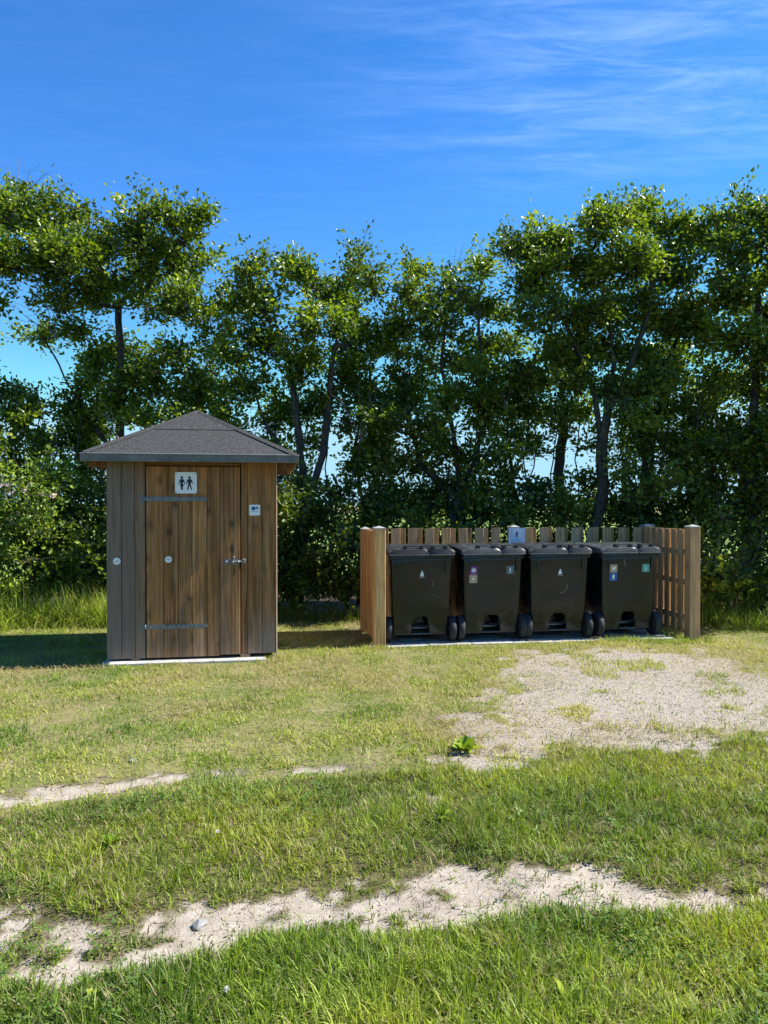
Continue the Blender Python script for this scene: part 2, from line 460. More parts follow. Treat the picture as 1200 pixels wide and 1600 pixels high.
def ground_z(x, y, m=None):
    x = np.asarray(x, float); y = np.asarray(y, float)
    if m is None: m = masks(x, y)
    f = sstep(14, 9, np.abs(x)) * sstep(20, 13, y)
    z = (fbm(x, y, 1.1, 3) - 0.5) * 0.05 * sstep(7.2, 5.6, y)
    z = z + (fbm(x, y, 6, 2) - 0.5) * 0.02 * sstep(7.5, 6.0, y)
    z = z - 0.022 * np.maximum(m['Ae'] * 0.6 + m['A'] * 0.4, m['B'] * 0.7) * f
    z = z - 0.045 * sstep(2.6, 3.8, x) * sstep(7, 8.5, y) * sstep(16, 11, y)
    return z * f

# ground sheet: fine near the camera, growing coarser out to the horizon
def axis(lo, hi, step, far):
    a = list(np.arange(lo, hi + 1e-6, step))
    s, p = step, a[-1]
    while p < far: s *= 1.35; p += s; a.append(p)
    s, p = step, a[0]
    out = []
    while p > -far: s *= 1.35; p -= s; out.append(p)
    return np.array(out[::-1] + a)
gx = axis(-5.6, 5.6, 0.05, 4000); gy = axis(1.6, 10.6, 0.05, 6000)
GX, GY = np.meshgrid(gx, gy)
fx_, fy_ = GX.ravel(), GY.ravel()
gm = masks(fx_, fy_)
gz = ground_z(fx_, fy_, gm)
nx, ny = len(gx), len(gy)
ii = np.arange((ny - 1) * nx).reshape(ny - 1, nx)[:, :-1].ravel()
quads = np.stack([ii, ii + 1, ii + nx + 1, ii + nx], 1)
ground_me = np_mesh('ground', np.stack([fx_, fy_, gz], 1), quads=quads,
                    floats={'sand': np.maximum(gm['A'], gm['B']), 'gravel': gm['G'], 'lawn': gm['lawn']}, smooth=True)
def groundmat():
    s = NT('ground_cover'); p = s.pos()
    at = lambda k: s.n('ShaderNodeAttribute', attribute_name=k).outputs['Fac']
    sx_ = s.n('ShaderNodeSeparateXYZ'); s.l(p, sx_.inputs[0]); Y = sx_.outputs[1]
    n1 = s.noise(p, 2.2, 5); n2 = s.noise(p, 14, 4, 0.6); n3 = s.noise(p, 90, 3, 0.7); n4 = s.noise(p, 260, 2, 0.7)
    # turf floor: thatch and soil
    turf = s.mix(s.mapr(n2, 0.35, 0.65), (0.06, 0.062, 0.022), (0.13, 0.115, 0.05))
    thatch = s.mix(s.mapr(n1, 0.38, 0.62), (0.15, 0.165, 0.045), (0.25, 0.215, 0.10))
    thatch = s.mix(s.mapr(n3, 0.35, 0.65, 0, 0.6), thatch, (0.10, 0.095, 0.045))
    turf = s.mix(at('lawn'), turf, thatch)
    soil = s.mix(s.mapr(n2, 0.3, 0.7), (0.035, 0.026, 0.017), (0.07, 0.052, 0.033))
    edge = s.math('ADD', Y, s.math('MULTIPLY', s.math('SUBTRACT', n1, 0.5), 1.6))
    turf = s.mix(s.mapr(edge, 10.2, 11.0), turf, soil)
    # sand and gravel
    sand = s.mix(s.mapr(n2, 0.3, 0.7), (0.295, 0.252, 0.20), (0.38, 0.33, 0.27))
    sand = s.mix(s.mapr(n3, 0.52, 0.72, 0, 0.55), sand, (0.20, 0.165, 0.12))
    sand = s.mix(s.mapr(n4, 0.50, 0.7, 0, 0.35), sand, (0.42, 0.38, 0.32))
    vo = s.n('ShaderNodeTexVoronoi'); s.put(vo, 'Vector', p); vo.inputs['Scale'].default_value = 85
    gr = s.mix(s.mapr(vo.outputs['Distance'], 0.1, 0.7), (0.385, 0.335, 0.275), (0.215, 0.183, 0.145))
    hv = s.n('ShaderNodeSeparateColor'); s.l(vo.outputs['Color'], hv.inputs[0])
    gr = s.mix(s.mapr(hv.outputs[0], 0.2, 0.9, 0, 0.6), gr, (0.43, 0.385, 0.33))
    gr = s.mix(s.mapr(n1, 0.42, 0.66, 0, 0.5), gr, sand)
    fs = s.mapr(s.math('ADD', at('sand'), s.math('MULTIPLY', s.math('SUBTRACT', s.math('ADD', s.math('MULTIPLY', n3, 0.5), s.math('MULTIPLY', n2, 0.5)), 0.5), 1.6)), 0.25, 0.85)
    fg = s.mapr(s.math('ADD', at('gravel'), s.math('MULTIPLY', s.math('SUBTRACT', n3, 0.5), 0.7)), 0.32, 0.62)
    worn = s.math('MULTIPLY', s.mapr(at('sand'), 0.03, 0.3), s.mapr(n2, 0.35, 0.6, 0.4, 1.0))
    turf = s.mix(worn, turf, s.mix(s.mapr(n3, 0.3, 0.7), (0.10, 0.078, 0.05), (0.20, 0.165, 0.115)))
    damp = s.mapr(s.noise(p, 4.5, 4, 0.6), 0.50, 0.68, 0, 0.55)
    sand = s.mix(damp, sand, (0.205, 0.172, 0.13))
    c = s.mix(fg, turf, gr); c = s.mix(fs, c, sand)
    # farmland behind the hedge
    crop = s.mix(s.mapr(s.noise(s.mapping(p, (0.05, 0.4, 1)), 1.0, 4), 0.3, 0.7), (0.13, 0.21, 0.045), (0.20, 0.27, 0.07))
    ripe = s.mix(s.mapr(s.noise(s.mapping(p, (0.01, 0.004, 1)), 1.0, 3), 0.35, 0.65), (0.26, 0.20, 0.12), (0.21, 0.20, 0.09))
    farm = s.mix(s.mapr(Y, 150, 175), crop, ripe)
    c = s.mix(s.mapr(edge, 14.2, 16.0), c, farm)
    h = s.math('ADD', s.math('ADD', s.math('MULTIPLY', n3, 0.5), s.math('MULTIPLY', n2, 0.7)), s.math('MULTIPLY', s.math('SUBTRACT', 1.0, vo.outputs['Distance']), s.math('MULTIPLY', fg, 0.6)))
    return s.bsdf(c, 0.95, 0.12, s.bump(h, 0.7, 0.02))
ground = link('ground', ground_me, groundmat())
tag(ground, 'worn grassy ground with sandy wheel tracks and a gravel patch', 'ground', kind='structure')

# ------------------------------------------------------------------ grass (uncountable: stuff)
M_grass = leafmat('grass_blades', 0.5, 0.35, 0.3, (1.25, 1.3, 0.6))
def blades(x, y, z, h, w, lean, az, col, segs=3, droop=0.6):
    """every blade a tapered, bent strip; col is (N,3)"""
    N = len(x); ts = np.linspace(0, 1, segs + 1)
    dx, dy = np.cos(az), np.sin(az)
    fa = az + np.pi / 2 + rng.normal(0, 0.6, N); wx, wy = np.cos(fa), np.sin(fa)
    V = np.zeros((N, 2 * segs + 1, 3), np.float32); C = np.zeros((N, 2 * segs + 1, 3), np.float32)
    for k, t in enumerate(ts):
        ang = lean * (0.45 + droop * t)                          # growing lean along the blade
        r = h * t * np.sin(ang); up = h * t * np.cos(ang)
        cx_ = x + dx * r; cy_ = y + dy * r; cz_ = z + np.maximum(up, 0.004 * t)
        ww = w * (1 - t ** 1.6) * 0.5
        cc = col * (0.93 + 0.12 * t)
        if k < segs:
            V[:, 2 * k] = np.stack([cx_ - wx * ww, cy_ - wy * ww, cz_], 1); V[:, 2 * k + 1] = np.stack([cx_ + wx * ww, cy_ + wy * ww, cz_], 1)
            C[:, 2 * k] = cc; C[:, 2 * k + 1] = cc
        else:
            V[:, 2 * k] = np.stack([cx_, cy_, cz_], 1); C[:, 2 * k] = cc
    nv = 2 * segs + 1; b = (np.arange(N) * nv)[:, None]
    q = np.concatenate([b + np.array([2 * k, 2 * k + 1, 2 * k + 3, 2 * k + 2]) for k in range(segs - 1)], 0) if segs > 1 else None
    t = b + np.array([2 * segs - 2, 2 * segs - 1, 2 * segs])
    return V.reshape(-1, 3), q, t, C.reshape(-1, 3)

def grass_obj(name, parts, label, mat=M_grass):
    Vs, Qs, Ts, Cs, o = [], [], [], [], 0
    for V, q, t, c in parts:
        Vs.append(V); Cs.append(c); Ts.append(t + o)
        if q is not None: Qs.append(q + o)
        o += len(V)
    me = np_mesh(name, np.concatenate(Vs), np.concatenate(Qs) if Qs else None, np.concatenate(Ts), np.concatenate(Cs))
    ob = link(name, me, mat)
    return tag(ob, label, 'grass', kind='stuff')

def scatter(n, y0, y1, margin=1.0, power=1.0):
    """random points over the ground seen between y0 and y1, plus a margin at the sides"""
    y = y0 + (y1 - y0) * rng.random(n) ** power
    half = y * 0.5 + margin
    x = (rng.random(n) * 2 - 1) * half
    return x, y
def pal(t, cols):
    t = np.clip(t, 0, 0.9999) * (len(cols) - 1); i = t.astype(int); f = (t - i)[:, None]
    c = np.array(cols); return c[i] * (1 - f) + c[i + 1] * f
GREEN = [(0.055, 0.105, 0.015), (0.12, 0.195, 0.020), (0.225, 0.295, 0.026), (0.35, 0.38, 0.045)]
DRY = [(0.30, 0.235, 0.115), (0.42, 0.34, 0.19)]

def tuft_scatter(n_tufts, per, y0, y1, spread, power=1.0, margin=1.0):
    tx, ty = scatter(n_tufts, y0, y1, margin, power)
    k = rng.integers(int(per * 0.5), int(per * 1.5) + 1, n_tufts)
    idx = np.repeat(np.arange(n_tufts), k)
    a = rng.random(len(idx)) * 2 * np.pi; r = np.abs(rng.normal(0, spread, len(idx)))
    return tx[idx] + np.cos(a) * r, ty[idx] + np.sin(a) * r, a, idx, tx, ty

def long_grass(name, label, ntuft, per, y0, y1, hmin, hmax, keep, width=(0.0038, 0.0078), power=1.0, bright=1.0, dry=0.10, segs=3, spread=0.035):
    x, y, a, idx, tx, ty = tuft_scatter(ntuft, per, y0, y1, spread, power)
    m = masks(x, y)
    k = rng.random(len(x)) < keep(m, x, y)
    x, y, a, idx = x[k], y[k], a[k], idx[k]; m = {q: v[k] for q, v in m.items()}
    z = ground_z(x, y, m)
    hn = fbm(tx, ty, 1.7, 3)[idx]; tr = rng.random(ntuft)[idx]
    h = (hmin + (hmax - hmin) * np.clip(hn * 1.5 - 0.25 + (tr - 0.5) * 0.5, 0, 1.3)) * (0.55 + 0.6 * rng.random(len(x)))
    h = h * (1 - 0.68 * np.clip(np.maximum(m['Ae'], m['B']), 0, 1))
    lean = np.abs(rng.normal(0.75, 0.42, len(x)))
    w = rng.uniform(*width, len(x))
    patch = fbm(tx + 5, ty, 0.9, 3)[idx]
    t = np.clip((patch - 0.5) * 3.2 + 0.55, 0, 1) * 0.65 + 0.28 * tr + 0.22 * rng.random(len(x))
    col = pal(t, GREEN) * bright * (0.55 + 0.8 * rng.random((len(x), 1)))
    blue = (fbm(tx - 8, ty, 2.1, 2)[idx] > 0.62)[:, None]
    col = np.where(blue, col * np.array([0.92, 0.97, 1.3]), col)
    d = rng.random(len(x)) < dry * (0.4 + 1.2 * fbm(tx, ty + 9, 1.3, 2)[idx])
    col[d] = pal(rng.random(d.sum()), DRY) * 0.9
    lean[d] += 0.3
    return grass_obj(name, [blades(x, y, z, h, w, lean, a, col, segs)], label)

def off_enclosure(x, y): return 1.0
long_grass('foreground_grass', 'lush bright green grass nearest the camera in front of the sandy track', 9600, 13, 1.95, 3.3, 0.035, 0.11,
           lambda m, x, y: m['near'] * (1 - 0.93 * sstep(0.30, 1.0, m['A'] * 0.75 + 0.25 * m['Ae'])) * (1 - 0.45 * sstep(0.1, 0.9, m['Ae'])), bright=1.08, dry=0.16, power=0.9)
long_grass('verge_grass', 'long uneven green grass strip between the two sandy tracks', 14000, 12, 2.7, 5.9, 0.03, 0.11,
           lambda m, x, y: (1 - m['near']) * (1 - m['lawn']) * (1 - 0.94 * sstep(0.30, 1.0, np.maximum(m['A'] * 0.75 + 0.25 * m['Ae'], m['B']))) * (1 - 0.4 * sstep(0.1, 0.9, m['Ae'])) * (1 - sstep(0.3, 0.7, m['G'])), width=(0.0035, 0.0065), bright=1.0, dry=0.2)
# wispy tufts that grow on in the tracks
long_grass('track_tufts', 'small sparse tufts of grass growing on in the sandy wheel tracks', 900, 14, 2.3, 6.0, 0.03, 0.085,
           lambda m, x, y: sstep(0.2, 0.5, np.maximum(m['A'], m['B'])) * sstep(0.44, 0.52, fbm(x + 3, y, 2.2, 2)), bright=0.95, dry=0.3, spread=0.03)

EN_O = (-0.058, 8.74); EN_A = R(9.5)
SH_O = (-2.80, 7.76); SH_A = R(9.5); SH_W = 1.707
def local(o, a, x, y):
    dx, dy = x - o[0], y - o[1]
    return dx * math.cos(a) + dy * math.sin(a), -dx * math.sin(a) + dy * math.cos(a)
def free(x, y):
    u, v = local(EN_O, EN_A, x, y); s, t = local(SH_O, SH_A, x, y)
    a = (u > 0.03) & (u < 3.55) & (v > -0.13 + 0.10 * sstep(2.2, 2.9, u)) & (v < 1.2)
    b = (s > -0.02) & (s < 1.58) & (t > -0.13) & (t < 1.75)
    return ~(a | b)

def lawn_grass():
    n = 260000
    x, y = scatter(n, 3.7, 10.9, 0.9, 0.95)
    m = masks(x, y)
    dens = m['lawn'] * (1 - 0.93 * sstep(0.15, 0.75, m['G']) * sstep(0.68, 0.58, fbm(x + 2, y, 3.1, 3))) * (1 - 0.95 * sstep(0.3, 0.6, m['B'])) * (0.25 + 0.75 * sstep(0.3, 0.56, fbm(x, y, 1.5, 4)))
    dens = dens * (1 - 0.65 * sstep(9.4, 10.6, y))
    k = (rng.random(n) < dens) & free(x, y)
    x, y = x[k], y[k]; m = {q: v[k] for q, v in m.items()}
    N = len(x); z = ground_z(x, y, m)
    pn = fbm(x, y, 1.2, 4); pf = fbm(x + 3, y + 1, 5, 2)
    h = rng.uniform(0.018, 0.045, N) * (0.7 + 0.9 * sstep(0.45, 0.65, pf))
    col = pal(np.clip((pn - 0.42) * 2.2 + 0.45 + rng.normal(0, 0.2, N), 0, 1), [(0.10, 0.19, 0.020), (0.20, 0.29, 0.031), (0.33, 0.37, 0.055), (0.44, 0.42, 0.12)])
    d = rng.random(N) < 0.10 + 0.38 * sstep(0.54, 0.68, fbm(x - 6, y, 1.0, 3))
    col[d] = pal(rng.random(d.sum()), [(0.28, 0.22, 0.10), (0.42, 0.35, 0.19)])
    lean = np.abs(rng.normal(0.8, 0.4, N)); lean[d] += 0.35
    p1 = blades(x, y, z, h, rng.uniform(0.005, 0.009, N), lean, rng.random(N) * 6.283, col, 2)
    # cut straw lying about
    n = 60000
    x, y = scatter(n, 4.8, 10.8, 0.9)
    m = masks(x, y)
    k = (rng.random(n) < m['lawn'] * (0.08 + sstep(0.5, 0.7, fbm(x - 6, y, 1.0, 3)) + 0.6 * sstep(0.7, 0.2, np.abs(m['sd'])) + 0.7 * sstep(6.3, 6.9, y) * sstep(8.0, 7.5, y) * sstep(0.38, 0.55, fbm(x, y + 5, 1.8, 2))) * (1 - 0.55 * sstep(0.6, 1, m['G']))) & free(x, y)
    x, y = x[k], y[k]; m = {q: v[k] for q, v in m.items()}; N = len(x)
    z = ground_z(x, y, m) + rng.uniform(0.002, 0.022, N)
    col = pal(rng.random(N), [(0.22, 0.20, 0.08), (0.36, 0.29, 0.14), (0.47, 0.39, 0.23)])
    p2 = blades(x, y, z, rng.uniform(0.05, 0.14, N), rng.uniform(0.003, 0.006, N), np.full(N, 1.35) + rng.normal(0, 0.1, N), rng.random(N) * 6.283, col, 2, 0.6)
    return grass_obj('mown_lawn', [p1, p2], 'short mown yellowish lawn with cut straw in front of shed and bins')
lawn_grass()

def patch_grass(name, label, spots, bright=1.0):
    """spots: (x, y, radius x, radius y, count, height)"""
    parts = []
    for sx0, sy0, rx, ry, n, hh in spots:
        a = rng.random(n) * 6.283; r = np.sqrt(rng.random(n))
        x = sx0 + np.cos(a) * r * rx; y = sy0 + np.sin(a) * r * ry
        k = free(x, y); x, y = x[k], y[k]; N = len(x)
        if N == 0: continue
        z = ground_z(x, y)
        h = hh * rng.uniform(0.35, 1.15, N)
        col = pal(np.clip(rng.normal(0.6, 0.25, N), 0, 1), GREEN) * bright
        d = rng.random(N) < 0.13; col[d] = pal(rng.random(d.sum()), DRY)
        parts.append(blades(x, y, z, h, rng.uniform(0.005, 0.011, N) * (0.6 + hh), np.abs(rng.normal(0.7, 0.4, N)), rng.random(N) * 6.283, col, 3, 0.9))
    return grass_obj(name, parts, label)
patch_grass('tall_hedge_grass', 'tall arching sunlit grass at the hedge foot behind the shed',
            [(-4.6, 10.4, 1.0, 0.35, 2200, 0.6), (-3.75, 10.35, 0.6, 0.3, 1600, 0.55), (-5.4, 9.9, 0.7, 0.8, 1200, 0.45), (-3.0, 10.6, 0.5, 0.3, 700, 0.4), (-4.4, 10.1, 1.0, 0.2, 900, 0.22)], 1.25)
patch_grass('bright_verge_grass', 'bright green tall grass at the hedge foot right of the fence',
            [(4.95, 10.35, 0.5, 0.3, 1000, 0.34), (5.6, 10.2, 0.5, 0.35, 900, 0.4), (4.4, 10.7, 0.5, 0.3, 500, 0.5), (6.2, 10.2, 0.4, 0.4, 500, 0.4)], 1.25)
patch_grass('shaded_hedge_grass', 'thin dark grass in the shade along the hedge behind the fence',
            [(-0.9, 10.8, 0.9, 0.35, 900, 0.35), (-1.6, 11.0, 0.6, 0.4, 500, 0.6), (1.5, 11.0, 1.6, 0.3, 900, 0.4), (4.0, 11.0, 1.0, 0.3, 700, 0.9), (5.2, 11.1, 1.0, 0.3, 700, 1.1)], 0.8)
patch_grass('edge_tufts', 'little grass tufts along the edge of the pavers and fence posts',
            [(3.05, 9.07, 0.5, 0.09, 1900, 0.085), (2.5, 8.97, 0.3, 0.06, 500, 0.05), (3.4, 9.2, 0.3, 0.08, 600, 0.09), (3.78, 9.25, 0.22, 0.1, 260, 0.09), (-0.05, 8.6, 0.2, 0.1, 220, 0.07), (0.45, 8.64, 0.3, 0.05, 200, 0.04), (3.45, 9.5, 0.12, 0.2, 160, 0.14),
             (-2.9, 7.75, 0.2, 0.1, 160, 0.07), (-1.1, 7.95, 0.15, 0.1, 160, 0.05), (1.2, 8.62, 0.5, 0.06, 240, 0.04)], 1.2)

def pebbles(name, label, n, sel, y0, y1, smin, smax, cols):
    x, y = scatter(n, y0, y1, 0.8)
    m = masks(x, y); k = (rng.random(n) < sel(m)) & free(x, y)
    x, y = x[k], y[k]; z = ground_z(x, y); N = len(x)
    s = smin + (smax - smin) * rng.random(N) ** 3
    base = np.array([(1, 0, 0), (0, 1, 0), (-1, 0, 0), (0, -1, 0), (0, 0, 0.7), (0, 0, -0.5)], float)
    V = base[None] * s[:, None, None] * rng.uniform(0.6, 1.2, (N, 6, 3)) + rng.normal(0, 0.12, (N, 6, 3)) * s[:, None, None]
    a = rng.random(N) * 6.283; ca, sa = np.cos(a)[:, None], np.sin(a)[:, None]
    V = np.stack([V[..., 0] * ca - V[..., 1] * sa, V[..., 0] * sa + V[..., 1] * ca, V[..., 2]], -1)
    V += np.stack([x, y, z + s * 0.15], 1)[:, None]
    T = np.array([(0, 1, 4), (1, 2, 4), (2, 3, 4), (3, 0, 4), (1, 0, 5), (2, 1, 5), (3, 2, 5), (0, 3, 5)])
    C = np.repeat(pal(rng.random(N), cols), 6, 0)
    s_ = NT(name + '_stone'); at = s_.n('ShaderNodeAttribute', attribute_name='Col'); mt = s_.bsdf(at.outputs['Color'], 0.9, 0.2)
    o = link(name, np_mesh(name, V.reshape(-1, 3), None, ((np.arange(N) * 6)[:, None, None] + T).reshape(-1, 3), C), mt)
    return tag(o, label, 'gravel', kind='stuff')
pebbles('gravel', 'fine pale gravel spread over the bare patch before the bins', 34000, lambda m: sstep(0.35, 0.8, m['G']), 4.9, 8.6, 0.0025, 0.0105,
        [(0.19, 0.16, 0.13), (0.32, 0.275, 0.22), (0.41, 0.36, 0.30), (0.50, 0.45, 0.39)])
pebbles('track_grit', 'coarse grit and crumbs lying in the sandy wheel tracks', 16000, lambda m: sstep(0.35, 0.8, np.maximum(m['A'], m['B'])), 2.2, 5.6, 0.002, 0.008,
        [(0.20, 0.165, 0.12), (0.35, 0.295, 0.22), (0.46, 0.40, 0.32)])

# clover leaflets and wiry seed stalks mixed into the long grass
def clover_mat():
    n = 15000
    x, y = scatter(n, 2.0, 5.6, 0.9)
    m = masks(x, y); pn = fbm(x + 21, y - 4, 1.6, 3)
    k = rng.random(n) < sstep(0.50, 0.60, pn) * (1 - m['lawn']) * (1 - sstep(0.3, 0.8, m['A'])) * (1 - sstep(0.2, 0.6, m['G']))
    x, y = x[k], y[k]; N = len(x); z = ground_z(x, y) + rng.uniform(0.02, 0.075, N)
    V, C = [], []
    col = pal(rng.random(N), [(0.06, 0.12, 0.025), (0.10, 0.18, 0.03), (0.16, 0.24, 0.04)])
    r = rng.uniform(0.006, 0.013, N); a0 = rng.random(N) * 6.283; tx, ty = rng.normal(0, 0.3, N), rng.normal(0, 0.3, N)
    for i in range(3):
        a = a0 + i * 2.094
        for da, rr in ((0, 0.1), (-0.5, 0.8), (-0.25, 1.5), (0.25, 1.5), (0.5, 0.8)):
            dx, dy = np.cos(a + da) * r * rr, np.sin(a + da) * r * rr
            V.append(np.stack([x + dx, y + dy, z + dx * tx + dy * ty], 1)); C.append(col)
    V = np.stack(V, 1); C = np.stack(C, 1)
    b = (np.arange(N) * 15)[:, None]; T = np.concatenate([b + np.array([5 * i, 5 * i + p, 5 * i + q]) for i in range(3) for p, q in ((1, 2), (2, 3), (3, 4))], 0)
    o = link('clover_leaves', np_mesh('clover_leaves', V.reshape(-1, 3), None, T, C.reshape(-1, 3)), M_grass)
    tag(o, 'low clover leaves mixed into the long green grass', 'clover', kind='stuff')
clover_mat()
def stalks():
    n = 1500
    x, y = scatter(n, 2.1, 5.7, 0.9)
    m = masks(x, y)
    k = rng.random(n) < (1 - m['lawn']) * (1 - sstep(0.3, 0.8, m['A'])) * (0.15 + 0.5 * sstep(0.1, 0.5, m['Ae']) + 0.5 * sstep(60, 10, np.abs(m['py'] - np.interp(m['px'], *BL) - 15)))
    x, y = x[k], y[k]; N = len(x); z = ground_z(x, y)
    h = rng.uniform(0.08, 0.2, N); lean = np.abs(rng.normal(0.3, 0.25, N)); az = rng.random(N) * 6.283
    col = pal(rng.random(N), [(0.16, 0.10, 0.06), (0.22, 0.19, 0.08), (0.34, 0.27, 0.14)])
    p1 = blades(x, y, z, h, np.full(N, 0.0022), lean, az, col, 3)
    ang = lean * 1.05; hx = x + np.cos(az) * h * np.sin(ang) * 0.9; hy = y + np.sin(az) * h * np.sin(ang) * 0.9; hz2 = z + h * np.cos(ang) * 0.86
    p2 = blades(hx, hy, hz2, h * 0.22, np.full(N, 0.007), lean, az, col * 1.1, 2)
    grass_obj('seed_stalks', [p1, p2], 'thin brown seed stalks standing above the long grass')
stalks()

def track_litter():
    n = 9000
    x, y = scatter(n, 2.2, 5.2, 0.9)
    m = masks(x, y); k = rng.random(n) < sstep(0.1, 0.6, np.maximum(m['Ae'], m['B'])) * (0.12 + 0.5 * sstep(0.5, 0.62, fbm(x, y - 7, 3.0, 3)))
    x, y = x[k], y[k]; N = len(x); z = ground_z(x, y) + rng.uniform(0.001, 0.008, N)
    col = pal(rng.random(N), [(0.13, 0.105, 0.06), (0.24, 0.195, 0.10), (0.34, 0.28, 0.16)])
    grass_obj('track_litter', [blades(x, y, z, rng.uniform(0.025, 0.09, N), rng.uniform(0.002, 0.0045, N), rng.normal(1.4, 0.08, N), rng.random(N) * 6.283, col, 2, 0.6)], 'dry straw bits scattered on the sandy wheel tracks')
track_litter()

# ------------------------------------------------------------------ shed
SH = empty('toilet_shed', (SH_O[0], SH_O[1], 0), SH_A)
tag(SH, 'brown wooden toilet shed with grey felt pyramid roof', 'shed')
def shed_u(px):
    """where the sight line of a photo column meets the shed's front plane"""
    k = (px - 600) / F; c, s = math.cos(SH_A), math.sin(SH_A)
    return (k * SH_O[1] - SH_O[0]) / (c - k * s)
def shed_z(u, py):
    return EYE - (py - HZ) / F * (SH_O[1] + u * math.sin(SH_A))
def tint(o, w, g, f=0.0):
    o.color = (w, g, f, 1); return o
D = 1.70; WT = 2.06; BT = 0.022
def shed_plank(parent, a, b, z0, z1, y=0.0, t=BT, w=0.0, g=1.0, f=0.0, mat=None, name='plank', rz=0.0, gap=0.0042, loc=None):
    me = plank_mesh(b - a - gap, t, z1 - z0, 0.0035)
    me2 = me
    o = link(name, me2, mat or M_shed, parent, loc or ((a + b) / 2, y, z0), (0, 0, rz))
    return tint(o, w, g, f)
e = [shed_u(p) for p in (166.0, 189.4, 210.4, 228.0)]
grey = [(0.93, 0.72), (0.95, 0.66), (0.55, 0.8)]
for i in range(3):
    shed_plank(SH, e[i], e[i + 1] - (0.006 if i == 2 else 0), 0.045, WT, 0.011, w=grey[i][0], g=grey[i][1], f=0.3)
e = [shed_u(p) for p in (376.8, 386.4, 409.5, 430.6)]
rt = [(0.02, 0.85, 0.15), (0.0, 1.06, 0.75), (-0.15, 1.0, 0.95)]
for i in range(3):
    shed_plank(SH, e[i], e[i + 1], 0.062, WT, 0.011, w=rt[i][0], g=rt[i][1], f=rt[i][2])
# corner boards: the side cladding shows its weathered front edge, brightened in colour for the sunlit strip
shed_plank(SH, e[3], SH_W, 0.05, WT, 0.006, t=0.04, w=0.6, g=2.0, f=0.3, name='corner_board')
# header over the door
du0, du1 = shed_u(228.4), shed_u(375.6)
dz0, dz1 = 0.045, 2.0
hd = link('header_board', plank_mesh(0.058, BT, du1 - du0 + 0.0), M_shed, SH, (du0, 0.012, dz1 + 0.008 + 0.029), (0, R(90), 0)); tint(hd, 0.1, 0.6)
# lining behind the front boards
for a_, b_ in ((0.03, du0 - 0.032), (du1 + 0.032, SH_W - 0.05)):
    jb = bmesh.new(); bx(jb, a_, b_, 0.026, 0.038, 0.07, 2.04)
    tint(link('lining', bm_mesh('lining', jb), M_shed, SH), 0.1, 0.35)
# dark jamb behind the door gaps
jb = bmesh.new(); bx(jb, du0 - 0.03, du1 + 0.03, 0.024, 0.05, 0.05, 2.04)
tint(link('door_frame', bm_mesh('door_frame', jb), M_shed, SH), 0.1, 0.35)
# side and back walls
n = 12
for i in range(n):
    a = 0.02 + (D - 0.04) * i / n; b = 0.02 + (D - 0.04) * (i + 1) / n
    for x in (0.011, SH_W - 0.011 - 0.004):
        o = link('plank', plank_mesh(b - a - 0.003, BT, WT - 0.05), M_shed, SH, (x, (a + b) / 2 + 0.012, 0.05), (0, 0, R(90)))
        tint(o, random.uniform(0.3, 0.8), random.uniform(0.8, 1.1), 0.3)
for i in range(n):
    a = 0.03 + (SH_W - 0.06) * i / n; b = 0.03 + (SH_W - 0.06) * (i + 1) / n
    tint(link('plank', plank_mesh(b - a - 0.003, BT, WT - 0.05), M_shed, SH, ((a + b) / 2, D + 0.02, 0.05)), random.uniform(0.2, 0.7), random.uniform(0.8, 1.1), 0.3)
# floor bearers on the slab
for u, w in ((0.28, 0.09), (SH_W - 0.33, 0.10)):
    bb = bevel_box('bearer', u - w / 2, u + w / 2, -0.005, D, 0.022, 0.06, 0.004)
    tint(link('bearer', bb, M_shed, SH), 0.7, 0.8)
fb = bmesh.new(); bx(fb, 0.03, SH_W - 0.03, 0.03, D - 0.03, 0.058, 0.085)
tint(link('floor_panel', bm_mesh('floor_panel', fb), M_shed, SH), 0.5, 0.5)

# door
DR = link('door', None, None, SH) if False else empty('door', (0, 0, 0)); DR.parent = SH
ed = [228.6, 255.0, 279.0, 300.2, 323.6, 343.6, 366.0, 375.2]
sty = [(0.0, 1.05), (0.05, 0.85), (0.2, 0.8), (-0.05, 1.15), (0.08, 0.9), (0.25, 0.8), (0.0, 1.08)]
eu = [shed_u(p) for p in ed]
for i in range(7):
    z0 = 0.05 + (0.0 if i < 5 else 0.012)
    o = shed_plank(DR, eu[i], eu[i + 1], z0, dz1 - 0.002, -0.004 - 0.0012 * (i % 3), w=sty[i][0] - 0.12, g=sty[i][1] * 1.05, f=0.32)
for k in (0.3, 1.0, 1.72):
    o = link('ledge', plank_mesh(0.1, 0.02, du1 - du0 - 0.06), M_shed, DR, (du0 + 0.03, 0.03, k), (0, R(90), 0)); tint(o, 0.2, 0.8)
